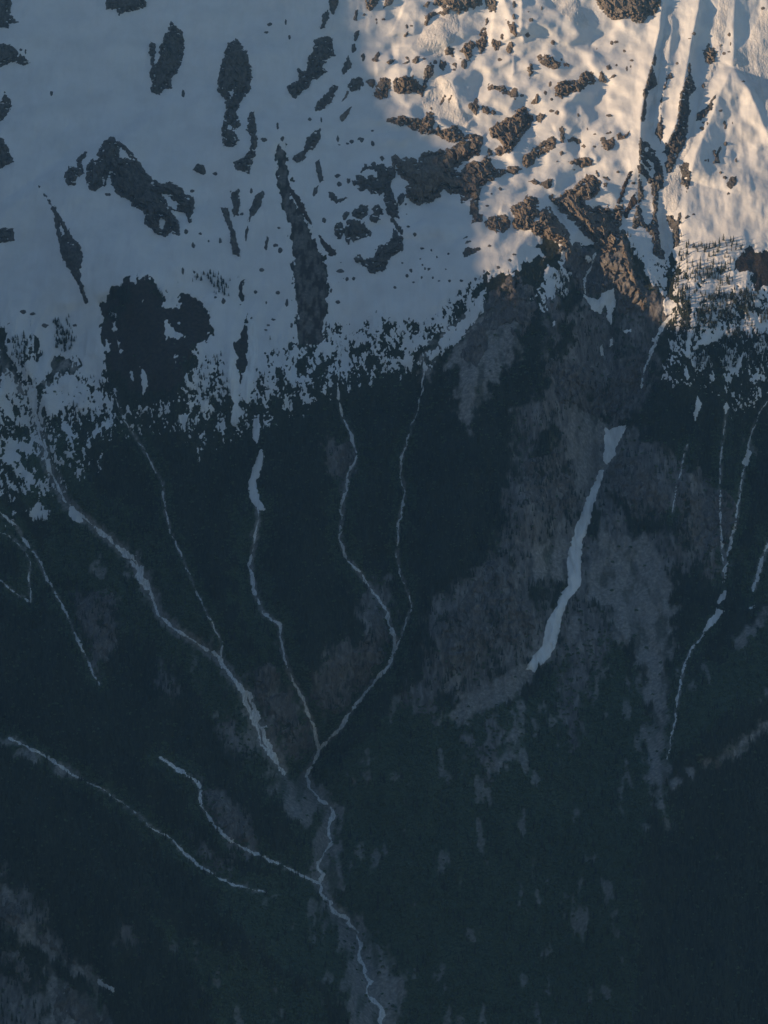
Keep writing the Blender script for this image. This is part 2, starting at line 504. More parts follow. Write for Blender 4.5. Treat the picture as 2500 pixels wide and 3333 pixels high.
FAN = ['W: 1150,1440 1120,1438 1050,1485 1000,1508 965,1545 985,1570 1020,1545 1060,1530 1115,1508 1140,1470', 'F: 575,820 600,800 620,850 600,890 585,885', 'F: 530,990 545,950 590,920 612,955 580,975 560,970', 'F: 640,900 655,885 668,920 650,955',
       'F: 520,1050 545,1020 560,1060 530,1080', 'F: 780,500 840,430 850,520 800,600', 'F: 620,620 700,560 720,640 680,690']
M_scree = np.maximum(M_scree, .9 * union(FAN, 8, 14, 241))
# gravel beds along the streams
_sr = np.full(CA.shape, 1e9)
_cx, _cy = project(CA, CB, np.interp(CB, _bk, _dk) * 0 + D[np.searchsorted(BX, BC)][:, np.searchsorted(AX, AC)])
for k, ln in STREAMS.items():
    r, side, par = line_dist(_cx, _cy, ln)
    _sr = np.minimum(_sr, r / {'creek': 3.2, 'west_scar': 3.2, 'mid_fork': 1.6, 'east_fork': 1.4, 'bench_stream': 1.3, 'lower_stream': 1.2, 'edge_braid': 1.6}.get(k, 1.0))
M_alder = np.maximum(M_alder, .85 * sstep(-(spread(_sr) + 14 * fbm(GA / 40, GB / 50, 3, 37)), -46, -22) * sstep(PY, 1300, 1500))
bed = spread(_sr) * 1.5 + 5 * fbm(GA / 14, GB / 18, 4, 99)
M_scree = np.maximum(M_scree, .85 * sstep(-bed, -13, -4) * sstep(PY, 1250, 1500))

# snow depth, in metres, negative where the ground is bare
LX = [-600, 0, 100, 200, 320, 380, 600, 650, 800, 900, 1000, 1100, 1250, 1400, 1500, 1580, 1660, 1800, 1900, 2050, 2150, 2300, 2400, 2500, 3100]
L1 = [1000, 1010, 1040, 1050, 1160, 930, 930, 1120, 1180, 1080, 1040, 1030, 1010, 1020, 930, 880, 880, 880, 800, 800, 810, 815, 815, 800, 800]
L2 = [1800, 1760, 1740, 1640, 1560, 1460, 1460, 1520, 1430, 1410, 1370, 1310, 1270, 1230, 1060, 940, 930, 1080, 840, 860, 1270, 1330, 1380, 1400, 1400]
l1 = np.interp(PX, LX, L1)
l2 = np.interp(PX, LX, L2)
sl = (.5 * (l1 + l2) - PY) / (.5 * (l2 - l1) + 1)
patch = fbm(GA / 34, GB / 54, 3, 61) * .8 + .6 * fbm((GA + .25 * GB) / 9, GB / 22, 3, 64) + .55 * fbm(GA / 5, GB / 8, 2, 65)
near = np.clip(1.25 - np.abs(sl), 0, 1)
T = np.clip(sl * .8, -1.5, 1.5) * 2.6 - 1.6 * sstep(-sl, .8, 1.2) + 1.6 * sstep(sl, .8, 1.1) + patch * np.clip(near * 1.6, 0, 1) * 3.9
T = np.where(sl > 1.05, np.maximum(T, 1.2), T)

SNOW_ADD = ['T: 1055,700 1060,620 1140,550 1200,510 1260,460 1310,455 1350,430 1390,440 1430,435 1500,440 1535,490 1520,530 1450,530 1400,560 1330,600 1250,610 1170,640 1120,700 1090,760 1075,820 1065,760',
            'T: 1075,1070 1080,1020 1130,960 1160,900 1200,920 1300,890 1340,860 1330,920 1280,960 1200,1000 1150,1000 1100,1050',
            'T: 1440,840 1480,800 1540,810 1600,780 1659,690 1790,650 1790,840 1620,880 1560,870 1500,880 1440,870',
            'T: 1560,600 1590,530 1640,560 1600,600 1540,640 1510,690 1530,640',
            'S: 780,600 830,520 880,430 890,520 860,640 840,700 800,700 765,690',
            'C: 915,250 1000,200 1060,260 1000,330 960,430 900,430 840,390 900,360',
            'C: 0,270 200,280 330,330 430,480 460,550 400,540 330,440 240,430 210,500 170,560 150,520 130,300',
            'C: 200,600 280,500 330,520 400,580 350,640 290,650 230,690 190,660',
            'C: 0,480 40,530 40,560 0,545', 'L: 10,840 60,820 130,900 160,980 210,1000 180,1040 100,1030 40,940', 'L: 180,1230 230,1170 300,1220 290,1280 190,1290',
            'D: 420,150 440,140 430,240 380,300 330,360 250,420 215,450 190,450 240,360 330,280',
            'D: 620,100 660,20 690,20 660,110 640,140', 'D: 700,80 760,90 740,200 700,180']
SNOW_CUT = BROWN + ['C: 450,300 540,200 800,300 850,370 820,400 850,450 800,560 700,640 520,620 460,540', 'D: 430,230 460,100 490,80 560,80 640,0 720,20 690,60 700,90 560,300 500,300 470,300',
                    'C: 130,330 160,340 170,460 150,460', 'C: 230,430 300,440 330,470 260,500 210,560 200,520',
                    'C: -20,260 10,290 20,400 110,560 0,480', 'S: 185,860 270,810 300,840 290,900 260,950 220,900',
                    'T: -60,160 60,240 40,400 -20,430 -120,250', 'T: 200,250 400,180 500,280 520,120 560,130 700,420 760,560 880,640 880,1100 200,1100',
                    'T: 920,40 975,60 960,160 935,260 925,400 940,560 960,660 880,660 890,420 900,300']
for i, p in enumerate(SNOW_ADD):
    pl = tr(p)
    bx = on_box(pl, 60)
    if bx:
        s = poly_sdf(PX[bx], PY[bx], pl) * .8 + 5 * fbm(GA[bx] / 14, GB[bx] / 18, 4, 300 + i)
        T[bx] = np.maximum(T[bx], np.clip(s * .35, -4, 2.2) + (2.6 * np.minimum(patch[bx], .4) if i >= 7 else .9 * np.minimum(patch[bx], .3)))
for i, p in enumerate(SNOW_CUT):
    pl = tr(p)
    bx = on_box(pl, 60)
    if bx:
        s = poly_sdf(PX[bx], PY[bx], pl) * .8 + 11 * fbm(GA[bx] / 20, GB[bx] / 34, 5, 340 + i, .62)
        T[bx] = np.minimum(T[bx], np.clip(-s * .35, -4, 5))
LATE = ['C: 710,265 730,290 760,330 800,345 770,360 730,350 715,370', 'C: 485,290 500,285 505,320 490,330', 'C: 465,235 500,250 508,272 480,260', 'C: 503,355 530,410 520,418', 'C: 752,405 765,430 760,465 750,440',
        'C: 458,360 475,380 470,420 458,400', 'C: 690,120 720,170 700,175', 'C: 610,180 625,190 615,200', 'C: 565,490 580,520 575,545 562,520', 'C: 605,480 630,500 640,560 620,600 612,540', 'C: 800,490 820,540 850,580 820,580 800,540', 'C: 760,290 775,288 772,295']
for i, p in enumerate(LATE):
    pl = tr(p)
    bx = on_box(pl, 30)
    if bx:
        sd = poly_sdf(PX[bx], PY[bx], pl) * .8 + 4 * fbm(GA[bx] / 9, GB[bx] / 12, 3, 380 + i)
        T[bx] = np.maximum(T[bx], np.clip(sd * .4, -4, 2.0))
# thaw flutes along the bare ridges
fl = perlin(GA / 7 + GB / 12, GB / 26, 66)
T = T + np.where((np.abs(T) < 1.4), fl * .8, 0)
T = np.clip(T, -3.5, 3.5)

rough_ground = 1.2 * fbm(GA / 12, GB / 16, 3, 71) + (M_slab * 3.2 + M_scree * .5) * ridged(GA / 15 + .4 * perlin(GA / 30, GB / 30, 8), GB / 52, 3, 72)
slope_soil = .7 * fbm(GA / 6, GB / 7, 2, 73) * np.maximum(M_scree, M_slab)
D_ground = D_smooth - rough_ground * .8 - slope_soil
D_snow = D_smooth - T
D_top = np.minimum(D_ground, D_snow)

# ------------------------------------------------------------------ map helpers
_IA = np.arange(len(AX))
_IB = np.arange(len(BX))


def samp(F, a, b):
    ia = np.clip(np.interp(a, AX, _IA), 0, len(AX) - 1.001)
    ib = np.clip(np.interp(b, BX, _IB), 0, len(BX) - 1.001)
    i0 = ia.astype(int)
    j0 = ib.astype(int)
    fa = ia - i0
    fb = ib - j0
    return (F[j0, i0] * (1 - fa) * (1 - fb) + F[j0, i0 + 1] * fa * (1 - fb) + F[j0 + 1, i0] * (1 - fa) * fb + F[j0 + 1, i0 + 1] * fa * fb)


def to_map(p, F=None):
    """photograph pixels to map coordinates on the mountain"""
    F = D_top if F is None else F
    p = np.atleast_2d(p)
    d = np.zeros(len(p))
    for _ in range(9):
        a = (p[:, 0] - 1250) * (DIST + d) / FPX
        b = (1666.5 - p[:, 1]) * (DIST + d) / FPX
        d = .5 * d + .5 * samp(F, a, b) if _ else samp(F, a, b)
    return a, b, d


def to_world(a, b, d):
    return np.stack([ORIGIN[0] + a, ORIGIN[1] + b * BV[1] + d * NV[1], ORIGIN[2] + b * BV[2] + d * NV[2]], -1)


def grid_mesh(name, pts, keep, smooth=True, attrs=None):
    """pts (rows, cols, 3), keep (rows-1, cols-1): one mesh of quads"""
    R, C = pts.shape[:2]
    idx = np.arange(R * C).reshape(R, C)
    q = np.stack([idx[:-1, :-1], idx[:-1, 1:], idx[1:, 1:], idx[1:, :-1]], -1)[keep]
    used, inv = np.unique(q.ravel(), return_inverse=True)
    q = inv.reshape(-1, 4)
    v = pts.reshape(-1, 3)[used].astype(np.float32)
    me = bpy.data.meshes.new(name)
    me.vertices.add(len(v))
    me.vertices.foreach_set('co', v.ravel())
    me.loops.add(len(q) * 4)
    me.loops.foreach_set('vertex_index', q.ravel().astype(np.int32))
    me.polygons.add(len(q))
    me.polygons.foreach_set('loop_start', (np.arange(len(q)) * 4).astype(np.int32))
    me.polygons.foreach_set('use_smooth', np.full(len(q), smooth))
    for k, arr in (attrs or {}).items():
        at = me.attributes.new(k, 'FLOAT', 'POINT')
        at.data.foreach_set('value', arr.reshape(-1)[used].astype(np.float32))
    me.update()
    me.validate()
    return me


def link(name, me, mat=None, parent=None):
    o = bpy.data.objects.new(name, me)
    if mat and me is not None and len(me.materials) == 0:
        me.materials.append(mat)
    col.objects.link(o)
    if parent:
        o.parent = parent
    return o


def tag(o, label=None, cat=None, group=None, kind=None):
    if label:
        o['label'] = label
    if cat:
        o['category'] = cat
    if group:
        o['group'] = group
    if kind:
        o['kind'] = kind
    return o


# ------------------------------------------------------------------ materials
def new_mat(name, rough=.8):
    m = bpy.data.materials.new(name)
    m.use_nodes = True
    b = m.node_tree.nodes['Principled BSDF']
    b.inputs['Roughness'].default_value = rough
    b.inputs['Specular IOR Level'].default_value = .25
    return m, m.node_tree, b


def nd(nt, t, **kw):
    n = nt.nodes.new(t)
    for k, v in kw.items():
        if k in n.inputs:
            n.inputs[k].default_value = v
        else:
            setattr(n, k, v)
    return n


def pos(nt, sx, sy, sz):
    g = nt.nodes.new('ShaderNodeNewGeometry')
    mp = nt.nodes.new('ShaderNodeMapping')
    mp.inputs['Scale'].default_value = (sx, sy, sz)
    nt.links.new(g.outputs['Position'], mp.inputs['Vector'])
    return mp.outputs['Vector']


def noise(nt, vec, scale, detail=5, rough=.55, dist=0.0):
    n = nd(nt, 'ShaderNodeTexNoise', Scale=scale, Detail=detail, Roughness=rough, Distortion=dist)
    nt.links.new(vec, n.inputs['Vector'])
    return n.outputs['Fac']


def ramp(nt, fac, stops):
    r = nt.nodes.new('ShaderNodeValToRGB')
    e = r.color_ramp.elements
    while len(e) < len(stops):
        e.new(.5)
    for i, (p, c) in enumerate(stops):
        e[i].position = p
        e[i].color = (*c, 1)
    nt.links.new(fac, r.inputs['Fac'])
    return r.outputs['Color']


def mix(nt, fac, a, b, mode='MIX'):
    m = nd(nt, 'ShaderNodeMix', data_type='RGBA', blend_type=mode)
    for s, v in (('Factor', fac), ('A', a), ('B', b)):
        i = [x for x in m.inputs if x.name == s and (x.type == ('VALUE' if s == 'Factor' else 'RGBA'))][0]
        if isinstance(v, (int, float)):
            i.default_value = v
        elif isinstance(v, tuple):
            i.default_value = (*v, 1)
        else:
            nt.links.new(v, i)
    return [x for x in m.outputs if x.type == 'RGBA'][0]


def attr(nt, name):
    a = nt.nodes.new('ShaderNodeAttribute')
    a.attribute_name = name
    return a.outputs['Fac']


def bump(nt, b, fac, dist, strength=.6):
    n = nd(nt, 'ShaderNodeBump', Strength=strength, Distance=dist)
    nt.links.new(fac, n.inputs['Height'])
    nt.links.new(n.outputs['Normal'], b.inputs['Normal'])


def snow_material(name, base, dirt, amount, bump_scale, bump_dist):
    m, nt, b = new_mat(name, .6)
    v = pos(nt, 1, 1, 1)
    n1 = noise(nt, v, .012, 6, .6)
    n2 = noise(nt, pos(nt, .09, .012, .012), 1.0, 4, .6)
    c = ramp(nt, n1, [(.3, tuple(x * .88 for x in base)), (.62, base)])
    c = mix(nt, ramp(nt, n2, [(.5, (0, 0, 0)), (.8, (amount, amount, amount))]), c, dirt)
    nt.links.new(c, b.inputs['Base Color'])
    bump(nt, b, noise(nt, v, bump_scale, 7, .68), bump_dist, .6)
    return m


MAT_SNOW = snow_material('snow', (.80, .80, .81), (.60, .57, .54), .16, .06, 2.4)
MAT_DEBRIS = snow_material('avalanche snow', (.76, .75, .75), (.50, .45, .40), .5, .17, 4.0)
MAT_TONGUE = snow_material('old snow', (.84, .85, .86), (.45, .42, .40), .6, .10, 2.5)


def rock_material(name, dark, mid, light, warm, bands=.16):
    m, nt, b = new_mat(name, .85)
    v = pos(nt, 1, 1, 1)
    n1 = noise(nt, pos(nt, .09, .05, .03), 1.0, 8, .65, .6)
    n2 = noise(nt, v, .02, 4, .5)
    strata = nd(nt, 'ShaderNodeTexWave', Scale=.02, Distortion=14.0, Detail=6.0, **{'Detail Scale': 1.6})
    strata.bands_direction = 'DIAGONAL'
    nt.links.new(v, strata.inputs['Vector'])
    c = ramp(nt, n1, [(.3, dark), (.52, mid), (.72, light)])
    c = mix(nt, ramp(nt, n2, [(.42, (0, 0, 0)), (.62, (1, 1, 1))]), c, mix(nt, .5, c, warm))
    c = mix(nt, bands, c, mix(nt, strata.outputs['Fac'], dark, light), 'MIX')
    nt.links.new(c, b.inputs['Base Color'])
    n3 = noise(nt, pos(nt, .42, .16, .07), 1.0, 5, .7, .4)
    c = mix(nt, ramp(nt, n3, [(.34, (.75, .75, .75)), (.46, (0, 0, 0))]), c, tuple(.45 * x for x in dark))
    nt.links.new(c, b.inputs['Base Color'])
    bump(nt, b, noise(nt, pos(nt, .3, .14, .09), 1.0, 6, .7), 2.6, .8)
    return m


MAT_ROCK = rock_material('grey brown rock', (.06, .053, .047), (.16, .135, .112), (.28, .245, .21), (.20, .15, .112))
MAT_DARK_ROCK = rock_material('shade darkened rock', (.034, .033, .033), (.10, .095, .09), (.21, .20, .19), (.12, .10, .085))  # rock colour darkened to carry shade, mainly for outcrops lying in shade
MAT_SOIL = rock_material('bare soil', (.035, .028, .023), (.065, .05, .04), (.105, .085, .068), (.085, .058, .042))


def ground_material():
    m, nt, b = new_mat('mountain ground', .9)
    v = pos(nt, 1, 1, 1)
    fine = noise(nt, v, .11, 6, .65)
    streak = noise(nt, pos(nt, .07, .02, .02), 1.0, 6, .65, .5)
    heath = ramp(nt, fine, [(.32, (.018, .022, .013)), (.55, (.038, .042, .024)), (.75, (.062, .056, .036))])
    brown = ramp(nt, fine, [(.3, (.028, .024, .021)), (.55, (.052, .042, .035)), (.78, (.095, .075, .06))])
    slab = ramp(nt, streak, [(.28, (.05, .048, .048)), (.5, (.16, .152, .15)), (.72, (.32, .31, .30))])
    scree = ramp(nt, fine, [(.3, (.15, .143, .137)), (.55, (.29, .28, .27)), (.75, (.46, .45, .44))])
    alder = ramp(nt, fine, [(.32, (.03, .05, .028)), (.55, (.06, .09, .05)), (.75, (.10, .12, .075))])
    c = mix(nt, attr(nt, 'alder'), heath, alder)
    c = mix(nt, attr(nt, 'brown'), c, brown)
    c = mix(nt, attr(nt, 'slab'), c, slab)
    c = mix(nt, attr(nt, 'scree'), c, scree)
    nt.links.new(c, b.inputs['Base Color'])
    bump(nt, b, fine, 4.0, 1.0)
    return m


MAT_GROUND = ground_material()


def water_material():
    m, nt, b = new_mat('white water', .45)
    n1 = noise(nt, pos(nt, .35, .1, .1), 1.0, 6, .75)
    c = ramp(nt, n1, [(.28, (.28, .29, .3)), (.44, (.6, .61, .62)), (.58, (.88, .89, .9))])
    nt.links.new(c, b.inputs['Base Color'])
    bump(nt, b, n1, 1.5, .7)
    return m


MAT_WATER = water_material()


def leaf_material(name, dark, light, spread):
    m, nt, b = new_mat(name, .75)
    oi = nt.nodes.new('ShaderNodeObjectInfo')
    n1 = noise(nt, pos(nt, 1, .45, .45), .011, 6, .62)
    r = mix(nt, oi.outputs['Random'], dark, tuple(.25 * x + .75 * y for x, y in zip(dark, light)))
    c = mix(nt, ramp(nt, n1, [(.42, (0, 0, 0)), (.60, (spread, spread, spread))]), r, light)
    nt.links.new(c, b.inputs['Base Color'])
    return m


MAT_CONIFER = leaf_material('conifer needles', (.012, .019, .016), (.07, .088, .066), .4)
MAT_ALDER = leaf_material('alder leaves', (.06, .10, .062), (.13, .175, .11), .6)
MAT_BARK, _nt, _b = new_mat('bark', .9)
_nt.links.new(ramp(_nt, noise(_nt, pos(_nt, 3, 3, .6), 1.0), [(.3, (.03, .023, .018)), (.7, (.085, .065, .05))]), _b.inputs['Base Color'])

# ------------------------------------------------------------------ ground and snow sheets
print('ground and snow ...')
PXF, PYF = project(GA, GB, D_top)
qmax = lambda F: np.maximum(np.maximum(F[:-1, :-1], F[:-1, 1:]), np.maximum(F[1:, :-1], F[1:, 1:]))
qmin = lambda F: np.minimum(np.minimum(F[:-1, :-1], F[:-1, 1:]), np.minimum(F[1:, :-1], F[1:, 1:]))
GAP = D_ground - D_snow                       # positive where snow lies on top
keep_g = qmin(GAP) < 1.6
keep_s = qmax(GAP) > -.05
slope = link('mountain_slope', grid_mesh('mountain_slope', to_world(GA, GB, D_ground), keep_g, True,
             {'alder': M_alder, 'brown': M_brown, 'slab': M_slab, 'scree': M_scree}), MAT_GROUND)
tag(slope, 'dark mountain flank of heath, slabs and gravel below the snow', kind='structure')
snow = link('snow', grid_mesh('snow', to_world(GA, GB, D_snow), keep_s, True), MAT_SNOW)
tag(snow, 'wide snowfield over the upper mountain, patchy at the treeline', kind='stuff')


# ------------------------------------------------------------------ things built as relief sheets on the map
def relief_thing(name, outlines, hfun, mat, step=2.2, pad=6, smooth=False, holes=(), base=None, parent=None):
    """a solid of rock, snow or water that stands out of the mountain inside an outline"""
    base = D_top if base is None else base
    P = np.concatenate(outlines)
    a, b, d = to_map(P, base)
    k = 1.0
    aa = np.arange(a.min() - pad, a.max() + pad, step)
    bb = np.arange(b.min() - pad, b.max() + pad, step)
    A, B = np.meshgrid(aa, bb)
    dd = samp(base, A, B)
    px, py = project(A, B, dd)
    m = (DIST + dd) / FPX
    s = np.full(A.shape, -1e9)
    for o in outlines:
        s = np.maximum(s, poly_sdf(px, py, o) * m)
    for o in holes:
        s = np.minimum(s, -poly_sdf(px, py, o) * m)
    h = hfun(A, B, s, px, py)
    h = np.clip(h, -2.4, None)
    keep = (qmax(h) > -.3)
    if not keep.any():
        return None
    return link(name, grid_mesh(name, to_world(A, B, dd - h), keep, smooth), mat, parent)


def rock_h(H, w, seed, jag=1.0):
    def f(A, B, s, px, py):
        e = .8 * jag * (4.2 * fbm(A / 15, B / 17, 3, seed, .6) + 3.0 * fbm(A / 5.5, B / 8, 2, seed + 40))
        s0 = s
        s = s + e - .2
        if H > 8:
            pk = fbm(A / 15 + B / 60, B / 9, 3, seed + 60)
            s = np.where(s0 < 16, np.minimum(s, (.62 - pk) * 9), s)
        top = (B - B.min()) / (np.ptp(B) + 1)
        crack = ridged(A / 10 + B / 46 + .4 * perlin(A / 22, B / 30, seed), B / 70, 2, seed + 7)
        block = ridged(A / 34 + B / 70, B / 30 - A / 60, 2, seed + 11) - .4
        ins = H * (1 - np.exp(-np.maximum(s, 0) / w)) * (1.15 - .5 * top)
        amp = np.clip(s / 5.0, 0, 1)
        wa = A + .3 * B + 3 * perlin(A / 14, B / 18, seed + 3)
        wb = B + 4 * perlin(A / 16, B / 20, seed + 4)
        k = .55 + .035 * H
        h = ins + amp * (k * (facets(wa, wb, 15, 30, seed, .5, 1.7) + facets(wa, wb, 6.5, 13, seed + 1, .4, .7)) + .35 * crack + .5 * block)
        return np.where(s > 0, np.maximum(h, .25 + .1 * s), s * 1.1)
    return f


def crag_h(H, seed):
    """a broken crag in the forest: uneven outline, buttresses and gullies, ledges with scrub between"""
    def f(A, B, s, px, py):
        wa = A + 9 * fbm(A / 38, B / 44, 3, seed + 2)
        wb = B + 9 * fbm(A / 38, B / 44, 3, seed + 5)
        s = s + 16 * fbm(A / 46, B / 62, 4, seed, .6) + 3 * fbm(A / 8, B / 11, 3, seed + 40)
        gap = fbm(wa / 26, wb / 40, 4, seed + 9, .6)
        s = np.minimum(s, (.5 - gap) * 26)
        but = ridged(wa / 46, wb / 120, 4, seed + 7, .55)
        led = fbm(wa / 30, wb / 14, 4, seed + 11, .6)
        h = H * .5 * (1 - np.exp(-np.maximum(s, 0) / 12)) + np.clip(s / 8, 0, 1) * (.34 * H * but + .14 * H * led + 1.1 * facets(wa, wb, 17, 34, seed, .5, 1.8))
        return np.where(s > 0, np.maximum(h, .2), s)
    return f


def snow_h(H, w, seed, rough=.25):
    big = H >= 4

    def f(A, B, s, px, py):
        s = s + (2.4 if big else .9) + (3.4 if big else 2.2) * fbm(A / (16 if big else 8), B / (20 if big else 12), 4, seed, .62)
        h = H * (1 - np.exp(-np.maximum(s, 0) / w)) + np.clip(s / 4, 0, 1) * rough * fbm(A / 5, B / 9, 3, seed + 3)
        return np.where(s > 0, h, s)
    return f


